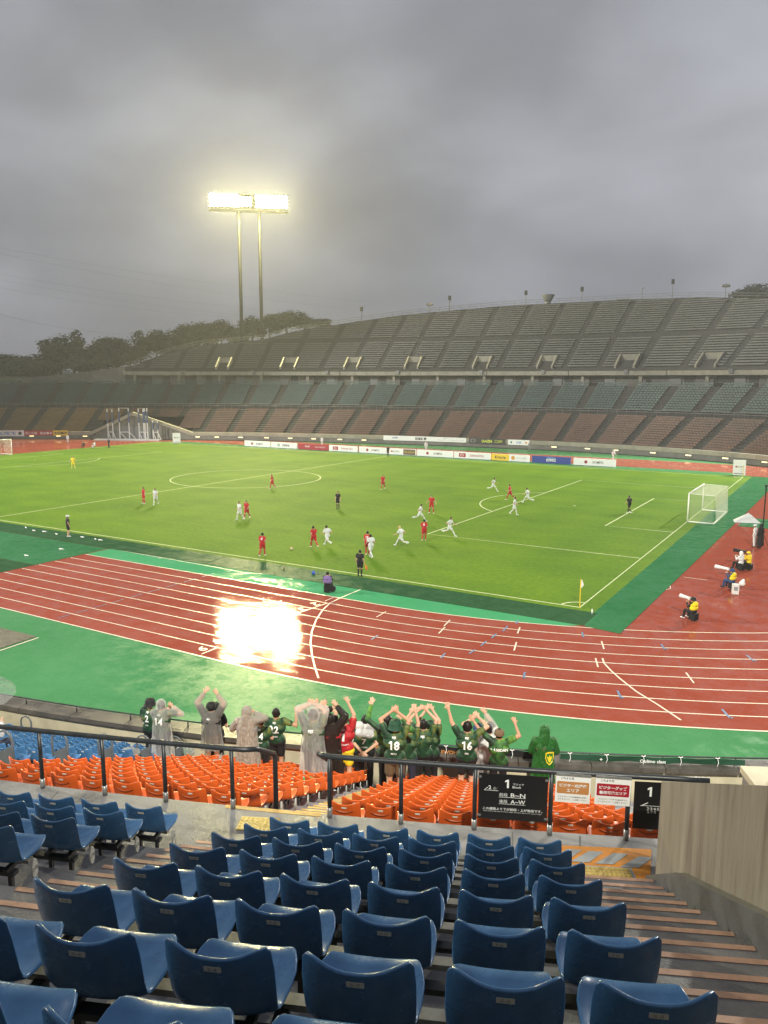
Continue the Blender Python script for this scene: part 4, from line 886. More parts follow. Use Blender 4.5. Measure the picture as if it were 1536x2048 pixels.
def tree(u, v_top, v_base, D, wpx, k, lk, label):
    b = PXD(u, v_base, D); t = PXD(u, v_top, D); h = max(3, t[2]-b[2]); w = wpx/FPX*D
    o = thing('broadleaf_tree' if k < 4 else 'sparse_tree', label, 'tree', b, random.uniform(0, 6), 'trees behind the far stand')
    for me in (TVm[k][0], TVm[k][1][lk]):
        c = link(me.name.split('.')[0], me, o); c.scale = (w/8.5, w/8.5, h/10.2)
rows_t = [(-25, 705, 770, 225, 120, 0, 0), (30, 712, 772, 222, 110, 2, 0), (78, 708, 765, 215, 90, 1, 0), (122, 674, 752, 212, 80, 0, 0), (158, 664, 745, 216, 52, 4, 2), (150, 695, 752, 205, 90, 3, 0), (195, 688, 742, 212, 66, 1, 2), (232, 676, 738, 214, 74, 2, 0), (262, 690, 742, 208, 70, 3, 1), (282, 664, 735, 220, 50, 4, 2), (314, 664, 728, 216, 66, 0, 0), (350, 660, 724, 222, 64, 1, 1), (380, 650, 712, 224, 60, 2, 2), (408, 646, 705, 222, 56, 3, 1), (444, 642, 700, 222, 60, 0, 2), (470, 655, 705, 226, 52, 2, 1), (505, 632, 684, 224, 56, 1, 2), (540, 630, 676, 222, 58, 2, 1), (574, 624, 668, 220, 70, 0, 2), (610, 634, 664, 222, 62, 3, 2), (640, 645, 660, 222, 40, 2, 1), (50, 728, 775, 205, 90, 3, 0), (100, 722, 765, 200, 80, 2, 0), (215, 708, 750, 203, 80, 0, 0), (175, 715, 752, 200, 70, 1, 2)]
for i, r in enumerate(sorted(rows_t)):
    tree(*r, '%s tree behind the far stand, %s from the left' % ('thin open' if r[5] == 4 else 'dense round', (ORD+['twenty-first', 'twenty-second', 'twenty-third', 'twenty-fourth', 'twenty-fifth', 'twenty-sixth'])[i]))
tree(1500, 572, 620, 205, 70, 0, 0, 'dark round tree above the right end of the far stand'); tree(1545, 580, 625, 205, 80, 2, 0, 'dark tree cut by the right edge above the far stand')
# power lines
M['wire'] = mat('power_cable', (.05, .05, .055), .6)
for i, (v0, v1, u1) in enumerate(((492, 606, 760), (503, 618, 700), (545, 628, 640), (556, 640, 600), (572, 634, 480), (622, 668, 262))):
    a, b = PXD(-40, v0-4, 330), PXD(u1, v1, 420); mb = MB(); n = 16
    mb.tube([a*(1-t)+b*t-np.array([0, 0, 9*t*(1-t)]) for t in np.linspace(0, 1, n)], .03 if i < 5 else .05, 4); tag(mb.build('power_cable', M['wire']), 'thin overhead power cable at the left, %s from the top' % ORD[i], 'cable', 'overhead power cables')
# wet air
M['haze'] = bpy.data.materials.new('rain_haze'); M['haze'].use_nodes = True; nt = M['haze'].node_tree; nt.nodes.clear()
ho = nt.nodes.new('ShaderNodeOutputMaterial'); hv = nt.nodes.new('ShaderNodeVolumePrincipled'); nt.links.new(hv.outputs[0], ho.inputs['Volume'])
hv.inputs['Color'].default_value = (.93, .94, .95, 1); hv.inputs['Density'].default_value = 4.4e-4; hv.inputs['Anisotropy'].default_value = .35
mb = MB(); mb.box((-200, 350, 38), (2840, 2740, 82)); stuff(mb.build('haze', M['haze']))
# ================================================================== PEOPLE
def V3(*a): return np.array(a, float)
def capsule(mb, a, b, ra, rb, n=9):
    a, b = np.array(a, float), np.array(b, float); d = b-a; L = np.linalg.norm(d)
    t = d/L if L > 1e-6 else V3(0, 0, 1); x = np.cross(t, V3(0, 0, 1) if abs(t[2]) < .9 else V3(1, 0, 0)); x /= np.linalg.norm(x); y = np.cross(t, x)
    rings = [(-math.cos(f)*ra, math.sin(f)*ra, a) for f in (.45, 1.0)]+[(0, ra, a), (0, rb, b)]+[(math.cos(f)*rb, math.sin(f)*rb, b) for f in (1.0, .45)]
    V = [a-t*ra]; 
    for off, r, c in rings:
        for k in range(n): an = 2*math.pi*k/n; V.append(c+t*off+(x*math.cos(an)+y*math.sin(an))*r)
    V.append(b+t*rb); m = len(rings); F_ = [(0, 1+(k+1) % n, 1+k) for k in range(n)]
    for i in range(m-1):
        for k in range(n): F_.append((1+i*n+k, 1+i*n+(k+1) % n, 1+(i+1)*n+(k+1) % n, 1+(i+1)*n+k))
    e = 1+m*n; F_ += [(e, 1+(m-1)*n+k, 1+(m-1)*n+(k+1) % n) for k in range(n)]
    mb.add(V, F_)
def ik(s, t, l1, l2, pole):
    s, t = np.array(s, float), np.array(t, float); d = t-s; L = np.linalg.norm(d)
    if L > (l1+l2)*.995: d = d/L*(l1+l2)*.995; t = s+d; L = np.linalg.norm(d)
    u = d/L; a = (l1*l1-l2*l2+L*L)/(2*L); h = math.sqrt(max(0, l1*l1-a*a)); p = np.array(pole, float); p = p-u*np.dot(p, u); p /= max(1e-6, np.linalg.norm(p))
    return s+u*a+p*h, t
def remesh(mb, voxel):
    me = bpy.data.meshes.new('tmp'); me.from_pydata(mb.v, [], mb.f); o = bpy.data.objects.new('tmp', me); COL.objects.link(o)
    m = o.modifiers.new('r', 'REMESH'); m.mode = 'VOXEL'; m.voxel_size = voxel; m.use_smooth_shade = True
    s = o.modifiers.new('s', 'SMOOTH'); s.factor = .5; s.iterations = 2
    out = bpy.data.meshes.new_from_object(o.evaluated_get(bpy.context.evaluated_depsgraph_get())); bpy.data.objects.remove(o); bpy.data.meshes.remove(me); return out
SK, SH, PA, SO, FT, HR, AC = range(7)
def figure(J, sleeve='short', legs='shorts', fingers=True, voxel=.013, hood=False, loose=0.0):
    """one continuous body; every bone is (a, b, ra, rb, material)"""
    B = []
    n, h = J['neck'], J['head']; pel, ch = J['pel'], J['chest']; f = J.get('face', V3(0, 1, 0)); rx = np.cross(f, V3(0, 0, 1)); rx /= np.linalg.norm(rx)
    B += [(n-V3(0, 0, .05), h-V3(0, 0, .07), .056, .052, SK), (h-V3(0, 0, .045), h+V3(0, 0, .04), .084, .093, SK), (h-V3(0, 0, .085)+f*.035, h-V3(0, 0, .05)+f*.04, .052, .06, SK), (h+f*.095-V3(0, 0, .02), h+f*.10-V3(0, 0, .03), .014, .017, SK)]
    for s in (-1, 1): B.append((h+rx*s*.088-V3(0, 0, .02), h+rx*s*.092+V3(0, 0, .01), .018, .018, SK))
    L = loose
    shl, shr, hl, hr = J['sh_l'], J['sh_r'], J['hip_l'], J['hip_r']
    B += [(hl, hr, .118+L, .118+L, PA), (pel, ch, .135+L, .150+L, SH), (pel+(hl-pel)*.8+V3(0, 0, .06), pel+(hr-pel)*.8+V3(0, 0, .06), .125+L, .125+L, SH), (ch+(shl-n)*.55, ch+(shr-n)*.55, .128+L, .128+L, SH), (shl*.72+n*.28-V3(0, 0, .06), shr*.72+n*.28-V3(0, 0, .06), .088+L, .088+L, SH), (n-V3(0, 0, .045), shl, .06, .068, SH), (n-V3(0, 0, .045), shr, .06, .068, SH)]
    for S_ in ('l', 'r'):
        s, e, w = J['sh_'+S_], J['el_'+S_], J['ha_'+S_]; am = SH if sleeve == 'long' else SK; g = .012 if sleeve == 'long' else 0
        B += [(s, e, .056+g, .044+g, am), (e, w, .043+g, .029+g, am)]
        if sleeve == 'short': B.append((s, s+(e-s)*.55, .074+L*.5, .070+L*.5, SH))
        d = (w-e)/np.linalg.norm(w-e); c = np.cross(d, V3(0, 1, 0)); c = c/np.linalg.norm(c) if np.linalg.norm(c) > .1 else V3(1, 0, 0)
        if fingers:
            B += [(w, w+d*.075, .026, .022, SK), (w+d*.03-c*.018, w+d*.075-c*.022, .020, .018, SK), (w+d*.03+c*.018, w+d*.075+c*.022, .020, .018, SK)]
            for q, ln in ((-.033, .062), (-.011, .080), (.011, .085), (.033, .072)): B.append((w+d*.08+c*q, w+d*(.08+ln)+c*q*1.7+V3(0, .012, 0), .0125, .0105, SK))
            sg = 1 if S_ == 'l' else -1; B.append((w+d*.02+c*.03*sg, w+d*.07+c*.075*sg, .0135, .0115, SK))
        else: B += [(w, w+d*.13, .034, .024, SK), (w+d*.02, w+d*.07+c*.05, .018, .014, SK)]
        hp, k, a, t = J['hip_'+S_], J['kn_'+S_], J['an_'+S_], J['toe_'+S_]
        lm = PA if legs == 'long' else SK; g = .012 if legs == 'long' else 0
        B += [(hp, k, .088+g, .060+g, lm), (k, k+(a-k)*.35, .058+g, .060+g, SO if legs == 'kit' else lm), (k+(a-k)*.35, a, .058+g, .040+g, SO if legs in ('kit', 'socks') else lm), (a-V3(0, 0, .03), t, .044, .036, FT), (a-V3(0, 0, .04), a-V3(0, 0, .045)-(t-a)*V3(.3, .3, 0), .04, .036, FT)]
        if legs in ('shorts', 'kit', 'socks'): B.append((hp, hp+(k-hp)*.66, .104, .104, PA))
    mb = MB()
    for a, b, ra, rb, m in B: capsule(mb, a, b, ra, rb)
    me = remesh(mb, voxel)
    nf = len(me.polygons); c = np.empty(nf*3); me.polygons.foreach_get('center', c); c = c.reshape(-1, 3)
    best = np.full(nf, 9.0); idx = np.zeros(nf, int)
    for a, b, ra, rb, m in B:
        a, b = np.array(a), np.array(b); d = b-a; t = np.clip(((c-a)@d)/max(1e-9, d@d), 0, 1); q = np.linalg.norm(c-(a+t[:, None]*d), axis=1)-(ra+(rb-ra)*t); k = q < best; best[k] = q[k]; idx[k] = m
    r = c-h; hair = (idx == SK) & (np.linalg.norm(r, axis=1) < .17) & (((r@f) < .035) & (r[:, 2] > -.075) | (r[:, 2] > .055))
    idx[hair] = HR
    me.polygons.foreach_set('material_index', idx.astype(np.int32)); return me
def stand(height=1.70, arms=None):
    J = dict(pel=V3(0, 0, .97), chest=V3(0, 0, 1.27), neck=V3(0, 0, 1.46), head=V3(0, .02, 1.59), face=V3(0, 1, 0))
    for s, k in ((-1, 'l'), (1, 'r')):
        J['sh_'+k] = V3(s*.185, 0, 1.405); J['hip_'+k] = V3(s*.095, 0, .92); J['kn_'+k] = V3(s*.105, .02, .50); J['an_'+k] = V3(s*.11, -.02, .09); J['toe_'+k] = V3(s*.13, .13, .04)
        J['el_'+k] = V3(s*.25, -.03, 1.13); J['ha_'+k] = V3(s*.26, .06, .89)
    return J
def bend(J, lean, dz=0.0):                 # tip the trunk forward about the hips
    R_ = np.array([[1, 0, 0], [0, math.cos(lean), math.sin(lean)], [0, -math.sin(lean), math.cos(lean)]]); p = V3(0, 0, .92)
    for k in ('pel', 'chest', 'neck', 'head', 'sh_l', 'sh_r', 'el_l', 'el_r', 'ha_l', 'ha_r'): J[k] = R_@(J[k]-p)+p+V3(0, 0, dz)
    return J
def stride(k=.5, arm=.6, lean=.1):
    J = stand()
    for s, q in ((-1, 'l'), (1, 'r')):
        f = s*k; hp = J['hip_'+q]
        kn = hp+V3(0, .42*math.sin(f*.75+.12), -.42*math.cos(f*.75+.12)); back = f < 0
        an = kn+V3(0, .42*math.sin(f*.75-.15-(abs(k) if back else 0)*.9), -.42*math.cos(f*.75-.15-(abs(k) if back else 0)*.9)); J['kn_'+q] = kn; J['an_'+q] = an; J['toe_'+q] = an+V3(0, .15, -.05 if not back else -.10)
        e = J['sh_'+q]+V3(s*.07, -.27*math.sin(f*arm*1.5), -.26); J['el_'+q] = e; J['ha_'+q] = e+V3(-s*.03, .16+.05*abs(f), .02-.22*(1-min(1, abs(k))))
    lo = min(J['an_l'][2], J['an_r'][2])-.09
    for q in J:
        if q != 'face': J[q] = J[q]-V3(0, 0, lo)
    return bend(J, lean)
def sit(kneel=False):
    J = stand(); d = V3(0, 0, -.50)
    for q in ('pel', 'chest', 'neck', 'head', 'sh_l', 'sh_r', 'hip_l', 'hip_r'): J[q] = J[q]+d
    for s, q in ((-1, 'l'), (1, 'r')):
        J['kn_'+q] = J['hip_'+q]+V3(s*.07, .40, .05); J['an_'+q] = J['kn_'+q]+V3(s*.02, .06 if not kneel else -.05, -.38); J['toe_'+q] = J['an_'+q]+V3(s*.02, .15, -.045)
        J['el_'+q] = J['sh_'+q]+V3(s*.08, .16, -.20); J['ha_'+q] = J['sh_'+q]+V3(-s*.08, .36, -.04)
    J['head'] = J['head']+V3(0, .04, -.01); return J
def cm_(name, c, **k): return mat(name, c, k.pop('rough', .7), k.pop('spec', .3), **k)
SKIN = cm_('skin', (.50, .30, .20), rough=.5); SKIN2 = cm_('tanned_skin', (.42, .235, .145), rough=.5); HAIRK = cm_('black_hair', (.012, .010, .009), rough=.45); HAIRY = cm_('fair_hair', (.55, .42, .18)); HAIRB = cm_('brown_hair', (.05, .028, .015))
PM = {'red': cm_('red_kit', (.42, .012, .018)), 'white': cm_('white_kit', (.62, .64, .64)), 'black': cm_('black_kit', (.010, .010, .011)), 'yellow': cm_('yellow_kit', (.75, .55, .02)), 'blue': cm_('navy_cloth', (.02, .05, .14)), 'grey': cm_('grey_cloth', (.22, .22, .22)), 'purple': cm_('purple_bib', (.20, .13, .34)), 'brown': cm_('brown_shorts', (.10, .065, .035)), 'kblack': cm_('black_trousers', (.010, .010, .012)), 'jeans': cm_('dark_jeans', (.02, .025, .045)), 'bib': cm_('yellow_bib', (.80, .62, .02)), 'shoe_w': cm_('white_boots', (.7, .7, .7)), 'dgreen': cm_('bottle_green', (.010, .05, .026)), 'pgrn': cm_('green_raincoat', (.018, .16, .022), rough=.35), 'cap_b': cm_('brown_cap', (.13, .085, .045))}
def jersey(name, c1, c2, c3):
    m = mat(name, c1, .6, .35, var=.3, scale=3); nt = m.node_tree; r = [n for n in nt.nodes if n.type == 'VALTORGB'][0]; n0 = [n for n in nt.nodes if n.type == 'TEX_NOISE'][0]; n0.inputs['Distortion'].default_value = 1.2; n0.inputs['Scale'].default_value = 2.6; n0.inputs['Detail'].default_value = 2
    E = r.color_ramp.elements; E[0].position = .38; E[0].color = (*c1, 1); E[1].position = .66; E[1].color = (*c3, 1); e = E.new(.52); e.color = (*c2, 1); return m
PM['fan'] = jersey('green_supporter_shirt', (.006, .030, .014), (.010, .050, .020), (.13, .15, .03)); PM['fanred'] = jersey('red_supporter_shirt', (.34, .010, .016), (.40, .014, .02), (.30, .02, .02)); PM['camo'] = jersey('green_camouflage_shirt', (.008, .025, .012), (.02, .09, .018), (.10, .26, .03)); PM['pale'] = jersey('grey_print_towel', (.55, .55, .54), (.30, .30, .30), (.65, .64, .62))
def poncho_mat(name, col, tr, rough=.28):
    m = bpy.data.materials.new(name); m.use_nodes = True; nt = m.node_tree; b = nt.nodes['Principled BSDF']; b.inputs['Base Color'].default_value = (*col, 1); b.inputs['Roughness'].default_value = rough
    b.inputs['Alpha'].default_value = 1-tr; b.inputs['Coat Weight'].default_value = .3
    t = nt.nodes.new('ShaderNodeTexCoord'); n = nt.nodes.new('ShaderNodeTexNoise'); mp = nt.nodes.new('ShaderNodeMapping'); mp.inputs['Scale'].default_value = (9, 9, 2.0); nt.links.new(t.outputs['Object'], mp.inputs[0]); nt.links.new(mp.outputs[0], n.inputs['Vector']); n.inputs['Detail'].default_value = 3; n.inputs['Distortion'].default_value = .8
    bp = nt.nodes.new('ShaderNodeBump'); bp.inputs['Strength'].default_value = 1.0; bp.inputs['Distance'].default_value = .07; nt.links.new(n.outputs[0], bp.inputs['Height']); nt.links.new(bp.outputs[0], b.inputs['Normal'])
    b.inputs['Alpha'].default_value = 1.0; tl = nt.nodes.new('ShaderNodeBsdfTranslucent'); tl.inputs[0].default_value = (*col, 1); tp_ = nt.nodes.new('ShaderNodeBsdfTransparent'); m1 = nt.nodes.new('ShaderNodeMixShader'); m2 = nt.nodes.new('ShaderNodeMixShader'); m1.inputs[0].default_value = .45 if tr > .2 else .1; m2.inputs[0].default_value = tr
    out = [q for q in nt.nodes if q.type == 'OUTPUT_MATERIAL'][0]; nt.links.new(b.outputs[0], m1.inputs[1]); nt.links.new(tl.outputs[0], m1.inputs[2]); nt.links.new(m1.outputs[0], m2.inputs[1]); nt.links.new(tp_.outputs[0], m2.inputs[2]); nt.links.new(m2.outputs[0], out.inputs[0]); return m
PON = {'clear': poncho_mat('clear_rain_poncho', (.90, .88, .85), .60, .2), 'grey': poncho_mat('grey_rain_poncho', (.55, .54, .50), .55, .2), 'beige': poncho_mat('beige_raincoat', (.40, .36, .30), .05, .4), 'black': poncho_mat('black_rain_poncho', (.016, .014, .012), .12, .2), 'green': poncho_mat('green_rain_poncho', (.014, .13, .018), .0, .32)}
def dress(o, me, mats):
    for m in mats: me.materials.append(m)
    return link('body', me, o)
def kit(shirt, pants=None, socks=None, shoes='black', skin=None, hair=None, acc=None):
    return [skin or SKIN, PM[shirt], PM[pants or shirt], PM[socks or pants or shirt], PM[shoes], hair or HAIRK, PM[acc or shirt]]
def back_print(o, me, lines, m, name='shirt_number', outline=None):
    bv = BVHTree.FromPolygons([v.co[:] for v in me.vertices], [p.vertices[:] for p in me.polygons])
    for s, zc, hh, ww, bold in lines:
        tb = MB(); vs = []
        if s.isdigit() and len(s) > 1:
            cw = .105
            for i, c in enumerate(s): put_text(tb, c, ((i-(len(s)-1)/2)*cw*1.12, 0, zc), EX, EY, hh, cw*.62 if c == '1' else cw, 0, bold)
        else: put_text(tb, s, (0, 0, zc), EX, EY, hh, ww, 0, bold)
        for x, y_, z in tb.v:
            hit = bv.ray_cast(Vector((x, -1.0, z)), Vector((0, 1, 0))); vs.append((x, (hit[0].y if hit[0] else -.16)-.022, z))
        tb.v = vs; tb.build(name, m, o)
def poncho(J, kind, hem=.48, hood=True, sleeves=True):
    B = []; n, h, ch, pel = J['neck'], J['head'], J['chest'], J['pel']
    if hood: B += [(h-V3(0, .01, .08), h+V3(0, -.01, .055), .118, .122), (n+V3(0, -.04, -.05), h-V3(0, .03, .05), .115, .12)]
    if sleeves:
        for q in 'lr':
            s, e, w = J['sh_'+q], J['el_'+q], J['ha_'+q]; B += [(s, e, .10, .088), (e, e+(w-e)*.86, .085, .066)]
    mb = MB()
    for b in B: capsule(mb, *b)
    mid = (J['sh_l']+J['sh_r'])/2; dz = mid[2]-1.405; N_ = 28; G = []
    for z, a, b_ in ((1.475, .06, .055), (1.46, .11, .085), (1.43, .19, .105), (1.38, .225, .125), (1.28, .228, .15), (1.12, .222, .162), (.95, .235, .178), (.75, .252, .192), ((.75+hem)/2, .268, .205), (hem, .285, .222)):
        G.append([V3(a*math.copysign(abs(math.cos(t))**.8, math.cos(t)), b_*math.sin(t), z+(dz if z > 1.2 else 0)) for t in [2*math.pi*k/N_ for k in range(N_)]])
    Vv = [q for r in G for q in r]; Ff = [(i*N_+k, i*N_+(k+1) % N_, (i+1)*N_+(k+1) % N_, (i+1)*N_+k) for i in range(len(G)-1) for k in range(N_)]+[tuple(range(N_))[::-1], tuple((len(G)-1)*N_+k for k in range(N_))]
    mb.add(Vv, [f_[::-1] for f_ in Ff])
    me = remesh(mb, .02); n_ = len(me.vertices); co = np.empty(n_*3); me.vertices.foreach_get('co', co); co = co.reshape(-1, 3); no = np.empty(n_*3); me.vertices.foreach_get('normal', no); no = no.reshape(-1, 3)
    an = np.arctan2(co[:, 0], -co[:, 1]); w = np.clip((1.35-co[:, 2])/.7, .15, 1); fold = .014*np.sin(an*8+1.2*np.sin(co[:, 2]*3+an))+.007*np.sin(an*17+co[:, 2]*4)
    co += no*(fold*w)[:, None]; me.vertices.foreach_set('co', co.ravel()); me.update(); me.materials.append(PON[kind]); return me
def hat(o, J, kind, m, badge=False):
    h = J['head']; mb = MB(); t = .0
    if kind == 'cap': rings = [(.112, -.005), (.110, .04), (.095, .085), (.06, .115), (.0, .125)]
    else: rings = [(.155, -.04), (.125, .0), (.118, .06), (.10, .105), (.06, .12), (.0, .122)]
    n = 16; G = [[(h[0]+r*math.cos(2*math.pi*k/n), h[1]-.005+r*1.08*math.sin(2*math.pi*k/n), h[2]+z) for k in range(n+1)] for r, z in rings]
    mb.grid(G)
    if kind == 'cap': mb.prism([(h[0]+.095*math.cos(a), h[1]+.09+.10*math.sin(a), h[2]+.015) for a in np.linspace(0, math.pi, 9)], (0, 0, .012))
    return mb.build('cap' if kind == 'cap' else 'bucket_hat', m, o, True)
# ---- supporters on the orange terrace
def spot(u, v, H0, row=None):
    best = None
    for j in (range(13) if row is None else (row,)):
        d = ray(u, v); lo, hi = 2.0, 60.0
        for _ in range(50):
            t = (lo+hi)/2
            if pol(CAM+d*t)[0] > RO(j)-.50: lo = t
            else: hi = t
        P = CAM+d*lo; H = P[2]-ZO(j)
        if best is None or abs(H-H0) < abs(best[0]-H0): best = (H, j, P)
    return best
def fan(label, u, v, H0=1.70, hands=None, shirt='fan', pants='kblack', legs='long', pon=None, hem=.48, hatk=None, hatm=None, prints=None, hair=None, skin=None, face=0.0, shoes='shoe_w', sleeve='short', pose=None, hood=True, acc=None, row=11):
    H, j, P = spot(u, v, H0, row); print('FAN', u, row, round(H, 2)); k = min(1.12, max(.80, H/1.72)); R_, ph = pol(P)
    o = thing('person', label, 'person', S(RO(j)-.50, ph, ZO(j)+.004), rad(ph), 'supporters on the orange seats'); o.scale = (k, k, k)
    J = stand(); inv = (Matrix.Translation(Vector(o.location)) @ Matrix.Rotation(rad(ph), 4, 'Z') @ Matrix.Scale(k, 4)).inverted()
    if face: a = face; J['face'] = V3(math.sin(a), math.cos(a), 0)
    if pose == 'behind':
        for s, q in ((-1, 'l'), (1, 'r')): J['el_'+q] = V3(s*.27, -.10, 1.14); J['ha_'+q] = V3(s*.035, -.22, .97)
    if pose == 'front':
        for s, q in ((-1, 'l'), (1, 'r')): J['el_'+q] = V3(s*.27, .05, 1.15); J['ha_'+q] = V3(s*.08, .28, 1.20)
    for q, hp in zip('lr', hands or (None, None)):
        if hp is None: continue
        uu, vv, fwd = hp; d = ray(uu, vv); lo, hi = 2.0, 60.0
        for _ in range(50):
            t = (lo+hi)/2
            if pol(CAM+d*t)[0] > RO(j)-.50-fwd: lo = t
            else: hi = t
        T_ = np.array(inv @ Vector(CAM+d*lo)); s = -1 if q == 'l' else 1
        e, w = ik(J['sh_'+q], T_-V3(0, 0, .12), .30, .26, (s*.8, -.1, .25 if T_[2] > 1.7 else -.6)); J['el_'+q], J['ha_'+q] = e, w
        if T_[2] > 1.6: J['sh_'+q] = J['sh_'+q]+V3(-s*.01, 0, .04)
    me = figure(J, sleeve=sleeve, legs=legs, loose=.012)
    dress(o, me, kit(shirt, pants, 'kblack', shoes, skin, hair, acc))
    if prints: back_print(o, me, prints, M['p_wht'])
    if pon:
        pm = poncho(J, pon, hem, hood); link('rain_poncho', pm, o)
    if hatk: hat(o, J, hatk, hatm)
    return o, J, me
NM = lambda num, name=None: [('MJS', 1.405, .052, None, .03), (num, 1.265, .17, .13*len(num) if len(num) > 1 else .10, .03)]+([(name, 1.10, .035, None, .02)] if name else [])
fan('person in a green shirt with a black brimmed hat, furthest left of the supporters', 299, 1397, row=11, hands=None, prints=NM('2', 'NO'), hatk='bucket', hatm=PM['black'], pose='front')
fan('person in a clear poncho over a green shirt numbered 14, clapping at head height', 321, 1402, row=10, hands=((330, 1412, .30), (345, 1404, .22)), prints=NM('14'), pon='clear', hem=.22, pants='jeans')
fan('person in black close in front of the grey poncho wearer', 428, 1392, row=12, H0=1.66, shirt='black', pose='front', hatk='cap', hatm=PM['black'])
fan('person in a grey poncho and black cap with both bare arms raised', 421, 1404, row=11, H0=1.70, hands=((408, 1376, .15), (435, 1380, .15)), shirt='black', pants='brown', legs='shorts', pon='grey', hem=.62, hood=False, hatk='cap', hatm=PM['black'], prints=[('MJS', 1.36, .05, None, .02)])
fan('person in a beige hooded raincoat clapping beside the left handrail end', 493, 1416, row=9, hands=((487, 1440, .30), (508, 1415, .22)), pon='beige', hem=.15, shirt='grey')
fan('short person with black hair in a green shirt numbered 14 half behind the raincoat', 521, 1433, row=10, H0=1.50, hands=None, prints=NM('14', 'MIYAKO'), pose='front', face=.5)
fan('person in a green shirt numbered 22 with the right arm stretched out', 551, 1401, row=12, H0=1.76, hands=(None, (592, 1418, .12)), prints=NM('22', 'YURINA'), pants='black', legs='shorts', skin=SKIN2)
fan('person in a long clear poncho with hands joined above the head', 625, 1419, row=8, hands=((622, 1396, .12), (628, 1396, .12)), prints=[('MJS', 1.33, .07, None, .03)], pon='clear', hem=.10)
fan('person in dark clothes with raised hands mostly hidden behind the long clear poncho', 650, 1414, row=10, H0=1.70, hands=((641, 1399, .15), (652, 1402, .15)), shirt='black')
fan('person in a shiny black poncho with one arm raised', 660, 1428, row=9, H0=1.66, hands=((664, 1406, .15), (674, 1402, .12)), shirt='fanred', pon='black', hem=.42, hood=False)
fan('person in a red shirt numbered 1 with the right arm straight up', 688, 1428, row=10, H0=1.70, hands=(None, (697, 1396, .10)), shirt='fanred', pants='yellow', legs='shorts', prints=NM('1', 'MARUYAMA'), hair=HAIRB)
fan('person in a green shirt numbered 0 between the red shirt and the towel wearer', 706, 1434, row=11, H0=1.66, prints=NM('0'), hair=HAIRB)
o, J, me = fan('person with a pale towel on the shoulders and hands behind the back, shirt number 7', 731, 1424, row=11, H0=1.66, prints=[('7', 1.19, .13, .10, .03), ('MOTO', 1.055, .035, None, .02)], pose='behind')
tb = MB(); capsule(tb, J['sh_l']*1.05-V3(0, .0, .0), J['sh_r']*1.05, .095, .095); capsule(tb, V3(-.12, -.06, 1.33), V3(.12, -.06, 1.33), .105, .105); tm = remesh(tb, .02); tm.materials.append(PM['pale']); link('towel', tm, o)
fan('person in black and green camouflage sleeves half hidden in front of shirt 18', 776, 1432, row=8, H0=1.72, hands=((742, 1400, .12), (806, 1428, .2)), shirt='camo', sleeve='long', prints=None)
fan('person in a green shirt numbered 18 with brown shorts and printed hat, both arms up', 790, 1440, row=7, H0=1.70, hands=((783, 1411, .16), (797, 1414, .16)), pants='brown', legs='shorts', skin=SKIN2, prints=NM('18', 'MIYU'), hatk='bucket', hatm=PM['dgreen'])
fan('person with only bare arms raised beside shirt 18', 815, 1446, row=9, H0=1.70, hands=((824, 1410, .12), (831, 1412, .12)), shirt='fan', pants='jeans')
fan('person in a green cap and shirt numbered 0 with crossed raised hands', 861, 1430, row=12, H0=1.70, hands=((851, 1411, .15), (866, 1411, .15)), prints=NM('0', 'NO'), hatk='cap', hatm=PM['dgreen'])
fan('black-haired person in a green shirt with both hands raised left of the number 0', 847, 1432, row=11, H0=1.70, hands=((836, 1411, .14), (856, 1413, .14)), prints=[('MJS', 1.38, .055, None, .03)], pants='black', legs='long')
fan('person in a green shirt numbered 16 with the left arm straight up', 935, 1440, row=10, H0=1.74, hands=((896, 1404, .05), (958, 1424, .22)), prints=NM('16', 'EMI'), pants='black', legs='shorts')
fan('person in a blue and white cap in front of the brown cap', 957, 1428, row=12, H0=1.66, hands=((946, 1426, .2), (972, 1436, .25)), hatk='cap', hatm=PM['blue'])
fan('short-haired person in a clear poncho between shirt 16 and the brown cap', 979, 1446, row=11, H0=1.62, hands=(None, (967, 1408, .10)), pon='clear', hem=.3, hood=False, shirt='white')
fan('person in a brown cap and green camouflage shirt, right arm raised', 999, 1458, row=10, H0=1.66, hands=((948, 1432, .15), (1031, 1438, .10)), shirt='camo', hatk='cap', hatm=PM['cap_b'], prints=[('+ 4.00DAN', 1.30, .06, None, .02)], skin=SKIN2)
o, J, me = fan('person in a green hooded poncho with a yellow crest on the back', 1090, 1449, row=12, H0=1.66, pon='green', hem=.25, shirt='fan', pose='front')
pm = [c for c in o.children if c.name.startswith('rain_poncho')][0].data
bv = BVHTree.FromPolygons([v.co[:] for v in pm.vertices], [p.vertices[:] for p in pm.polygons])
def on_back(P, m, name, off):
    tb = MB(); vs = []
    for x, z in P:
        hit = bv.ray_cast(Vector((x, -1.0, z)), Vector((0, 1, 0))); vs.append((x, (hit[0].y if hit[0] else -.2)-off, z))
    tb.poly(vs); tb.build(name, m, o)
shield = [(-.09, .12), (0, .14), (.09, .12), (.095, .0), (.06, -.10), (0, -.16), (-.06, -.10), (-.095, .0)]
on_back([(x+.11, z+1.08) for x, z in shield], M['p_yel'], 'crest', .012); on_back([(x*.8+.11, z*.8+1.08) for x, z in shield], PM['pgrn'], 'crest_field', .016)
on_back([(x+.11, z+1.08) for x, z in ((-.06, .05), (-.02, .02), (0, .08), (.02, .02), (.06, .05), (.03, -.05), (0, -.10), (-.03, -.05))], M['p_yel'], 'crest_bird', .02)
tb = MB(); put_text(tb, 'VERDY', (.11, -.235, 1.245), EX, EY, .028, None, 0, .02); tb.build('crest_lettering', M['p_yel'], o)

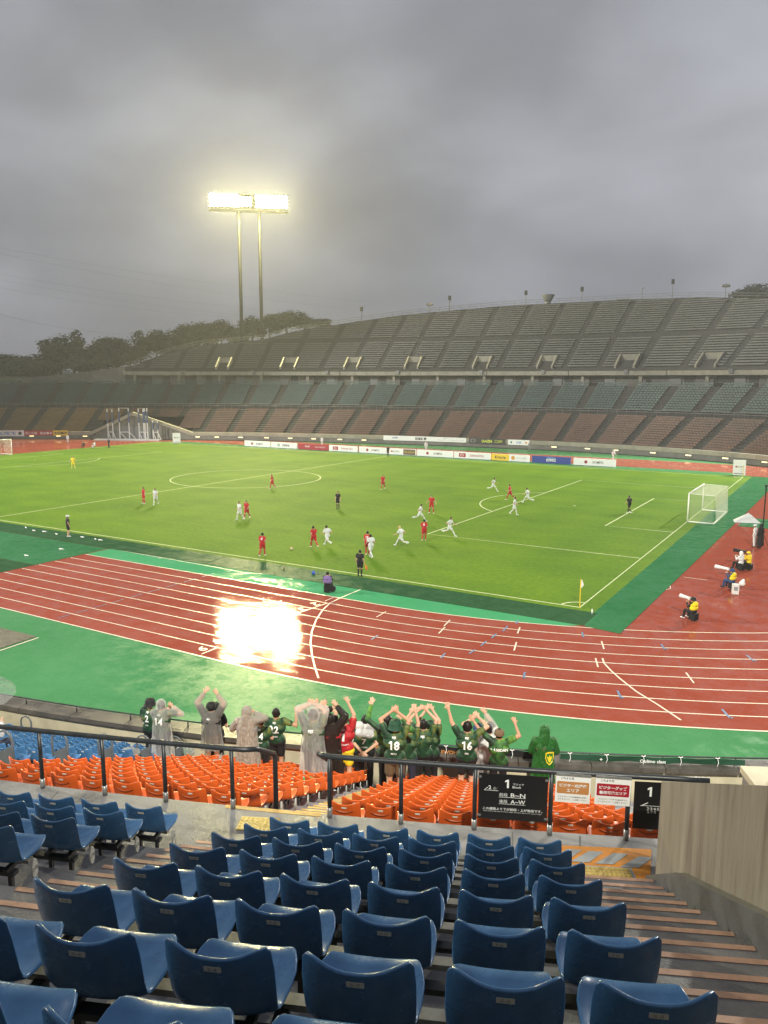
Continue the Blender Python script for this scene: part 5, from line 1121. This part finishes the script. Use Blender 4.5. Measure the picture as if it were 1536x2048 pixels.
# ---- players and officials: shared poses, own colours
POSES = {'stand': figure(stand(), legs='kit', fingers=False, voxel=.02), 'walk': figure(stride(.42), legs='kit', fingers=False, voxel=.02), 'run': figure(stride(.85, .8, .2), legs='kit', fingers=False, voxel=.02), 'jog': figure(stride(-.6, .7, .12), legs='kit', fingers=False, voxel=.02), 'shorts': figure(stand(), legs='shorts', fingers=False, voxel=.02), 'long': figure(stand(), sleeve='long', legs='long', fingers=False, voxel=.02), 'walklong': figure(stride(.4), sleeve='long', legs='long', fingers=False, voxel=.02), 'sit': figure(sit(), sleeve='long', legs='long', fingers=False, voxel=.02)}
wide = stand(); 
for s, q in ((-1, 'l'), (1, 'r')): wide['el_'+q] = V3(s*.34, 0, 1.20); wide['ha_'+q] = V3(s*.45, .05, 1.0); wide['an_'+q] = V3(s*.22, 0, .09); wide['kn_'+q] = V3(s*.17, .03, .5); wide['toe_'+q] = V3(s*.27, .13, .04)
POSES['wide'] = figure(wide, legs='kit', fingers=False, voxel=.02)
for me in POSES.values():
    for i in range(7): me.materials.append(SKIN)
def actor(label, u, v, pose, mats, yaw, h=1.70, z=0.0, group=None, xy=None, number=None):
    p = PX(u, v, z) if xy is None else (*xy, z); o = thing('person', label, 'person', (p[0], p[1], z+.004), rad(yaw), group); k = h/1.72; o.scale = (k, k, k)
    b = link('body', POSES[pose], o)
    for i, m in enumerate(mats): b.material_slots[i].link = 'OBJECT'; b.material_slots[i].material = m
    if number: back_print(o, POSES[pose], [(number, 1.27, .20, None, .03)], M['p_wht'])
    return o
RED = kit('red', 'red', 'red', 'shoe_w'); WHT = kit('white', 'white', 'white', 'shoe_w'); WHTY = kit('white', 'white', 'white', 'shoe_w', hair=HAIRY); REF = kit('black', 'black', 'black', 'black')
gp = 'players on the pitch'
actor('player in red on the left of the pitch walking beside a white player', 288, 1008, 'wide', RED, 160, group=gp); actor('player in white on the left of the pitch beside a red player', 312, 1010, 'walk', WHT, 200, group=gp)
actor('player in white standing close to a red player left of the ball', 480, 1040, 'walk', WHT, 170, group=gp); actor('player in red standing close behind a white player left of the ball', 494, 1038, 'walk', RED, 190, group=gp)
actor('player in red standing at the right of the centre circle', 545, 978, 'walk', RED, 150, group=gp); actor('player in red numbered 4 walking left of the ball', 525, 1113, 'walk', RED, 20, group=gp, number='4')
actor('player in red with legs apart just right of the ball', 628, 1096, 'jog', RED, 60, group=gp); actor('player in white running right of the ball', 655, 1092, 'run', WHT, 70, group=gp)
actor('referee in black in the middle of the pitch', 676, 1018, 'stand', REF, 185, group='match officials'); actor('player in red with white number, tightly marked near the touchline', 735, 1110, 'stand', RED, 10, group=gp, number='13'); actor('player in white in front of the tightly marked red player', 742, 1116, 'walk', WHT, 60, group=gp)
actor('fair-haired player in white running left of the penalty box corner', 802, 1093, 'run', WHTY, 95, group=gp); actor('player in red alone in front of the far boards', 766, 979, 'walk', RED, 190, group=gp); actor('player in red near the corner of the penalty box', 848, 1082, 'walk', RED, 20, group=gp, number='9')
actor('player in white running above the penalty box corner', 840, 1043, 'run', WHT, -60, group=gp); actor('player in red with white socks right of the running white player', 863, 1027, 'wide', RED, 185, group=gp); actor('player in white just inside the penalty box edge', 899, 1072, 'run', WHT, -80, group=gp)
actor('player in white furthest back near the penalty arc', 986, 983, 'run', WHT, -70, group=gp); actor('player in red on the far side of the penalty arc', 1020, 1000, 'jog', RED, 100, group=gp); actor('player in white inside the penalty box nearest the arc', 1028, 1030, 'walk', WHT, -70, group=gp); actor('player in white on the penalty box line', 1055, 1006, 'run', WHT, 100, group=gp)
actor('goalkeeper in black inside the right goal area', 1258, 1027, 'walk', kit('black', 'black', 'black', 'shoe_w'), 60, group=gp); actor('goalkeeper in yellow far away on the left', 147, 937, 'wide', kit('yellow', 'yellow', 'yellow', 'shoe_w'), 215, group=gp)
ar = actor('assistant referee in black on the near touchline holding a flag', 720, 1153, 'stand', REF, 10, group='match officials')
mb = MB(); mb.tube([(.27, .08, .95), (.36, .06, .52)], .012, 6); q = mb.build('flag_stick', M['p_yel'], ar); mb = MB(); mb.prism([(.31, .07, .80), (.44, .09, .66), (.50, .03, .44), (.36, .06, .50)], (0, .008, 0)); mb.build('flag_cloth', mat('orange_flag', (.75, .12, .02), .6), q)
actor('assistant referee in black on the far touchline', 776, 913, 'stand', REF, 180, group='match officials')
co = actor('coach in black jacket, shorts and white cap on the near touchline', 137, 1074, 'shorts', kit('black', 'black', None, 'shoe_w'), -25, 1.74)
J = stand(); hat(co, J, 'cap', PM['white'])
def ball(u, v, m, label, z=0.0):
    import bmesh
    p = PX(u, v, .11); bm = bmesh.new(); bmesh.ops.create_icosphere(bm, subdivisions=3, radius=.11); me = bpy.data.meshes.new('football'); bm.to_mesh(me); bm.free(); me.materials.append(m); me.polygons.foreach_set('use_smooth', [True]*len(me.polygons)); o = link('football', me, None, (p[0], p[1], .115)); tag(o, label, 'ball')
def ballmat(n, a, b):
    m = mat(n, a, .4); nt = m.node_tree; t = nt.nodes.new('ShaderNodeTexCoord'); v = nt.nodes.new('ShaderNodeTexVoronoi'); v.inputs['Scale'].default_value = 9; r = nt.nodes.new('ShaderNodeValToRGB'); r.color_ramp.interpolation = 'CONSTANT'; r.color_ramp.elements[0].color = (*b, 1); r.color_ramp.elements[1].position = .38; r.color_ramp.elements[1].color = (*a, 1)
    nt.links.new(t.outputs['Object'], v.inputs['Vector']); nt.links.new(v.outputs[0], r.inputs[0]); nt.links.new(r.outputs[0], nt.nodes['Principled BSDF'].inputs['Base Color']); return m
ball(583, 1097, ballmat('match_ball', (.72, .66, .40), (.45, .25, .1)), 'pale match ball on the pitch between the red players'); ball(568, 1136, ballmat('spare_ball', (.5, .45, .2), (.02, .02, .02)), 'yellow and black spare ball on the turf strip'); ball(627, 1146, mat('blue_ball', (.02, .10, .55), .4), 'blue spare ball left of the seated photographer')
# ---- photographers, ball kids and helpers
def bib(o, pose, m, name='bib'):
    J = sit() if pose == 'sit' else stand(); tb = MB(); capsule(tb, J['chest']+V3(-.09, 0, -.12), J['chest']+V3(.09, 0, -.12), .165, .165); capsule(tb, J['chest']+V3(-.10, 0, .05), J['chest']+V3(.10, 0, .05), .158, .158); me = remesh(tb, .025); me.materials.append(m); return link(name, me, o)
def lens(o, m, z=1.0, ln=.45, r=.055, name='camera'):
    mb = MB(); mb.box((0, .32, z), (.15, .10, .12)); mb.tube([(0, .36, z), (0, .36+ln*.6, z+.01), (0, .36+ln, z+.01)], [r*.8, r, r*1.25], 10); return mb.build(name, m, o)
M['lens_w'] = mat('white_rain_cover', (.68, .68, .66), .4, var=.1, scale=20)
def stool(o, m=None): mb = MB(); mb.box((0, -.02, .18), (.34, .36, .30)); mb.box((0, -.02, .35), (.38, .40, .04)); return mb.build('case_seat', m or PM['black'], o)
o = actor('photographer in black with a yellow bib sitting nearest the camera on the red surface', 1386, 1240, 'sit', kit('black', 'kblack', None, 'shoe_w'), 62); bib(o, 'sit', PM['bib']); lens(o, M['lens_w'], 1.08, .5, .09); stool(o); hat(o, sit(), 'bucket', PM['black'])
o = actor('photographer in blue with a yellow bib aiming a long white lens', 1464, 1177, 'sit', kit('blue', 'blue', None, 'black'), 70); bib(o, 'sit', PM['bib']); lens(o, M['lens_w'], 1.12, .75, .10); stool(o); hat(o, sit(), 'bucket', PM['blue'])
o = actor('camera operator in yellow jacket sitting with a black camera', 1497, 1139, 'sit', kit('bib', 'kblack', None, 'black'), 70); lens(o, PM['black'], 1.12, .7, .10); stool(o); hat(o, sit(), 'cap', PM['yellow'])
o = actor('helper in a whitish raincoat sitting left of the yellow jacket', 1481, 1140, 'sit', kit('white', 'kblack', None, 'black'), 60); link('rain_hood', remesh((lambda t: (capsule(t, V3(0, .02, 1.02), V3(0, .03, 1.14), .13, .125), t)[1])(MB()), .03), o).data.materials.append(M['lens_w']); stool(o)
o = actor('person in a long black coat standing by the tall mast at the right', 1519, 1096, 'long', REF, 60, 1.74); link('coat', (lambda m_: (m_.materials.append(PM['black']), m_)[1])(poncho(stand(), 'black', .18, True)), o).data.materials.clear(); o.children[-1].data.materials.append(PM['black'])
o = actor('person in white rainwear standing left of the long black coat', 1508, 1094, 'long', kit('white', 'white', None, 'black'), 80, 1.7); hat(o, stand(), 'cap', PM['white'])
p = PX(1514, 1096, 0); o = thing('camera_mast', 'tall thin black camera mast beside the standing pair at the right', 'mast', (p[0]+.25, p[1]+.3, 0)); mb = MB(); mb.tube([(0, 0, 1.1), (0, 0, 4.5)], .045, 8); mb.build('pole', PM['black'], o); mb = MB(); mb.box((0, 0, 4.55), (.16, .22, .14)); mb.build('camera_head', PM['black'], o); mb = MB(); [mb.tube([(0, 0, 1.2), (.5*math.cos(a), .5*math.sin(a), .01)], .02, 6) for a in (0, 2.1, 4.2)]; mb.build('tripod', PM['black'], o)
p = PX(1470, 1188, 0); o = thing('water_tank', 'white upright box sign beside the photographer in blue', 'box', (p[0], p[1], 0), rad(20)); mb = MB(); mb.box((0, 0, .30), (.34, .26, .58)); mb.build('body', M['lens_w'], o); mb = MB(); mb.box((0, -.135, .34), (.22, .01, .22)); mb.build('print', M['p_gry'], o)
p = PX(1484, 1172, 0); o = thing('plastic_bag', 'white plastic bag standing beside the photographer in blue', 'bag', (p[0], p[1], 0)); mb = MB(); capsule(mb, V3(0, 0, .16), V3(.05, 0, .34), .19, .10); me = remesh(mb, .03); me.materials.append(M['lens_w']); link('sack', me, o)
o = actor('person in a purple bib sitting on a black case by the near touchline', 655, 1184, 'sit', kit('black', 'kblack', None, 'shoe_w'), 25); bib(o, 'sit', PM['purple']); stool(o)
mb = MB(); mb.tube([(.30, .0, .18), (.30, .22, .18)], .17, 14); mb.build('round_case', PM['black'], o)
for l, u, v, po, mt, yw in (('person in black sitting on the far left track, left of the white one', 168, 896, 'sit', REF, 200), ('person in white sitting on the far left track between two in black', 190, 896, 'sit', kit('white', 'white', None, 'black'), 170), ('person in black standing on the far left track', 218, 896, 'long', REF, 180), ('person in white rainwear standing far left by the banners', 136, 886, 'long', kit('white', 'white', None, 'black'), 200), ('person in white standing behind the red board far away', 644, 891, 'long', kit('white', 'white', None, 'black'), 180), ('person in white standing below the large white banner', 852, 902, 'long', kit('white', 'white', None, 'black'), 200), ('person in grey standing at the end of the small white banner', 1059, 903, 'long', kit('grey', 'grey', None, 'black'), 180), ('person in white rainwear behind the far right board', 1226, 921, 'walklong', kit('white', 'white', None, 'black'), 240)): actor(l, u, v, po, mt, yw)
# ---- goals
M['net'] = mat('net_cord', (.70, .74, .55), .7); M['goal'] = mat('goal_paint', (.80, .80, .72), .35)
def goal(x0, sx, label):
    o = thing('goal', label, 'goal', (x0, 34, 0), 0 if sx > 0 else math.pi); w, h, d = 3.66, 2.44, 2.1
    for y_ in (-w-.06, w+.06): mb = MB(); mb.tube([(0, y_, 0), (0, y_, h+.06)], .06, 12); mb.build('post', M['goal'], o, True)
    mb = MB(); mb.tube([(0, -w-.12, h+.06), (0, w+.12, h+.06)], .06, 12); mb.build('crossbar', M['goal'], o, True)
    mb = MB(); mb.tube([(0, -w, .05), (d, -w, .05), (d, w, .05), (0, w, .05)], .06, 8); mb.build('ground_bar', M['goal'], o, True)
    for y_ in (-w, w): mb = MB(); mb.tube([(0, y_, h+.05), (d, y_, h-.02), (d+.02, y_, h-.1)], .03, 6); mb.build('net_arm', M['goal'], o)
    def pan(A, B, C, D, n1, n2):
        b = MB(); A, B, C, D = [np.array(q, float) for q in (A, B, C, D)]; f = lambda s, t: (A*(1-s)+B*s)*(1-t)+(D*(1-s)+C*s)*t
        for k in range(-n2, n1+1):
            for sg in (1, -1):
                P = []
                for i in range(9):
                    t = i/8; s = (k+t*n2)/n1 if sg > 0 else (k+(1-t)*n2)/n1
                    if 0 <= s <= 1: P.append(f(s, t)+(0, 0, -.0))
                if len(P) > 1: b.tube(P, .005, 3)
        b.build('net', M['net'], o)
    pan((0, -w, h), (d, -w, h), (d, -w, .05), (0, -w, .05), 14, 16); pan((0, w, h), (d, w, h), (d, w, .05), (0, w, .05), 14, 16); pan((d, -w, h-.05), (d, w, h-.05), (d+.15, w, .05), (d+.15, -w, .05), 46, 16); pan((0, -w, h), (0, w, h), (d, w, h-.05), (d, -w, h-.05), 46, 13)
goal(.06, 1, 'white football goal with net at the right end of the pitch'); goal(-105.06, -1, 'white football goal with net cut by the left edge')
for y_, l in ((0, 'yellow corner flag post with white flag at the near corner'), (68, 'yellow corner flag post with white flag at the far corner')):
    o = thing('corner_flag', l, 'corner flag', (0, y_, 0)); mb = MB(); mb.tube([(0, 0, 0), (0, 0, 1.55)], .028, 8); mb.build('post', M['p_yel'], o); mb = MB(); mb.prism([(0, 0, 1.53), (.05, .06, 1.52), (.16, .05, 1.26), (.05, .03, 1.08), (0, 0, 1.10)], (.004, -.012, 0)); mb.build('flag', M['p_wht'], o)
p = PX(1184, 1228, 0); o = thing('water_bottle', 'small clear bottle standing on the mat by the near corner', 'bottle', (p[0], p[1], .01)); mb = MB(); mb.tube([(0, 0, 0), (0, 0, .20), (0, 0, .24), (0, 0, .27)], [.045, .045, .018, .018], 10); mb.build('body', M['p_wht'], o, True)
p = PX(1492, 1043, 0); o = thing('camera_cover', 'white pyramid-shaped cover lying behind the goal', 'cover', (p[0], p[1], .01), rad(20)); mb = MB(); mb.add([(-1.1, -.7, 0), (1.0, -.8, 0), (1.1, .6, 0), (-.9, .7, 0), (.2, .1, .75)], [(0, 1, 4), (1, 2, 4), (2, 3, 4), (3, 0, 4), (3, 2, 1, 0)]); mb.build('cover', M['lens_w'], o)
for i, (u, v) in enumerate(((52, 1056), (68, 1062), (89, 1064), (113, 1069), (165, 1075), (191, 1079), (201, 1081), (123, 1099), (53, 1112))):
    p = PX(u, v, .02); o = thing('drink_bottle', 'small white bottle lying by the technical area, %s from the left' % ORD[[1, 2, 3, 5, 6, 7, 8, 4, 0][i] if i != 8 else 0], 'bottle', (p[0], p[1], .008), rad(random.uniform(-30, 30))); mb = MB(); mb.tube([(-.17, 0, .05), (.10, 0, .05), (.15, 0, .05), (.20, 0, .05)], [.05, .05, .025, .025], 8); mb.build('body', M['p_wht'], o, True)
# ---- bags on the orange seats
M['bagc'] = poncho_mat('clear_bag', (.62, .62, .60), .45); M['bagg'] = poncho_mat('green_bag', (.02, .35, .10), .15); M['bagd'] = mat('dark_bag', (.03, .02, .02), .6)
def bag(u, v, zoff, sx, sz, m, label, inner=None, knot=True):
    best = None
    for j in range(13):
        P = PX(u, v, ZO(j)+zoff); d = abs(pol(P)[0]-(RO(j)-.22))
        if best is None or d < best[0]: best = (d, j, P)
    _, j, P = best; R_, ph = pol(P); o = thing('plastic_bag', label, 'bag', S(RO(j)-.24, ph, ZO(j)+.44), rad(ph)); mb = MB()
    capsule(mb, V3(-sx*.35, 0, sz*.35), V3(sx*.35, 0, sz*.35), sz*.38, sz*.36); capsule(mb, V3(0, 0, sz*.3), V3(.02, .02, sz*.8), sz*.40, sz*.12)
    if knot: capsule(mb, V3(0, 0, sz*.85), V3(.05, -.02, sz*1.05), .02, .05)
    me = remesh(mb, .02); n_ = len(me.vertices); c = np.empty(n_*3); me.vertices.foreach_get('co', c); c = c.reshape(-1, 3)
    for i in range(n_): c[i] *= 1+.10*mnoise.noise(Vector(c[i]*14))
    c[:, 2] = np.maximum(c[:, 2], -.02); me.vertices.foreach_set('co', c.ravel()); me.update(); me.materials.append(m); link('sack', me, o)
    if inner: mb = MB(); capsule(mb, V3(-sx*.25, 0, sz*.3), V3(sx*.25, 0, sz*.3), sz*.27, sz*.25); me = remesh(mb, .03); me.materials.append(inner); link('contents', me, o)
bag(262, 1505, .55, .34, .30, M['bagc'], 'clear plastic bag with dark contents at the left of the orange seats', M['bagd'])
bag(380, 1500, .50, .30, .42, M['bagc'], 'tall clear plastic bag with green contents left of the raincoat', M['matb'], False)
bag(437, 1527, .55, .26, .26, M['bagc'], 'whitish plastic bag over a rucksack on an orange seat', M['bagd']); bag(452, 1518, .55, .22, .20, M['bagc'], 'small clear bag right behind the whitish bag', M['grey'], False)
bag(470, 1484, .55, .34, .24, M['bagc'], 'clear bag near the front wall behind the raincoat', None, False); bag(617, 1556, .62, .30, .20, M['bagg'], 'bright green bag hung over an orange seat by the stairs', None, False); bag(850, 1538, .55, .34, .26, PM['fan'] if False else M['matg'], 'dark green bag on the orange seats right of shirt 18', None, False); bag(700, 1521, .5, .34, .22, M['bagc'], 'clear plastic bag below the red shirt', None, False)
# ---- umbrella and its holder at the left edge
H_, j_, P_ = spot(-14, 1428, 1.30, 5)
o = actor('person cut off by the left edge holding a clear umbrella', 0, 0, 'sit', kit('pale', 'jeans', None, 'shoe_w', SKIN2, HAIRB), pol(P_)[1], 1.7, ZO(5), xy=S(RO(5)-.25, pol(P_)[1], 0)[:2])
c = PXD(-22, 1380, 17.5); um = thing('umbrella', 'clear vinyl umbrella cut by the left edge', 'umbrella', c); mb = MB(); n = 16
G = [[(r*math.cos(2*math.pi*k/n), r*math.sin(2*math.pi*k/n)*1.0, z-(.03 if k % 2 == 0 and r > .3 else 0)) for k in range(n+1)] for r, z in ((.0, .22), (.18, .20), (.36, .13), (.52, .02), (.58, -.06))]
mb.grid(G); q = mb.build('canopy', poncho_mat('clear_vinyl', (.62, .66, .64), .72, .15), um, True); mb = MB(); mb.tube([(0, 0, .28), (0, 0, -.62)], .008, 6); mb.build('shaft', M['steel'], um)
for k in range(8): mb = MB(); a = 2*math.pi*k/8; mb.tube([(0, 0, .20), (.36*math.cos(a), .36*math.sin(a), .12), (.57*math.cos(a), .57*math.sin(a), -.07)], .005, 5); mb.build('rib', M['steel'], um)
um.rotation_euler = (rad(8), rad(14), 0)
# ---- banners tied to the front rail
def rail_banner(u0, u1, z0, z1, m, label, txt, ties=True):
    p0, p1 = ph_at(u0, 1500, 2.6), ph_at(u1, 1515, 2.6); o = thing('tied_banner', label, 'banner', S(66.36, (p0+p1)/2, z0), rad((p0+p1)/2)); inv = (Matrix.Translation(Vector(o.location)) @ Matrix.Rotation(o.rotation_euler.z, 4, 'Z')).inverted(); n = 16
    mb = MB(); mb.grid([[inv @ Vector(S(66.36+.02*math.sin(i*1.7)+(.03*math.sin(i*.9) if z == z0 else 0), p0+(p1-p0)*i/n, z+(.02*math.sin(i*1.3) if z == z0 else 0))) for z in (z0, z1)] for i in range(n+1)]); mb.build('cloth', m, o)
    for s, f, hh, mm in txt:
        tb = MB(); q = inv @ Vector(S(66.43, p0+(p1-p0)*f, (z0+z1)/2)); put_text(tb, s, q, EX, EY, hh, None, 0, .02); tb.build('lettering', mm, o)
    for i in range(5):
        mb = MB(); q = inv @ Vector(S(66.40, p0+(p1-p0)*(i+.25)/5, 2.68)); mb.tube([q, q+Vector((.02, -.03, -.10)), q+Vector((-.02, -.03, -.22)), q+Vector((.03, -.03, -.30))], .008, 5); mb.tube([q+Vector((-.05, 0, .02)), q, q+Vector((.05, -.01, .03))], .012, 5); mb.build('tie_string', M['p_wht'], o)
rail_banner(1118, 1482, 2.50, 2.65, PM['dgreen'], 'dark green banner with white script tied to the front rail at the right', (('Oolimo class', .50, .09, M['p_wht']), ('+', .22, .07, M['p_wht'])))
rail_banner(742, 1075, 2.43, 2.66, PM['black'], 'black banner with tan letters seen from behind on the front rail', (('BA', .02, .10, M['sign_o']), ('BI', .30, .10, M['sign_o']), ('IIWOH', .47, .10, M['sign_o'])))
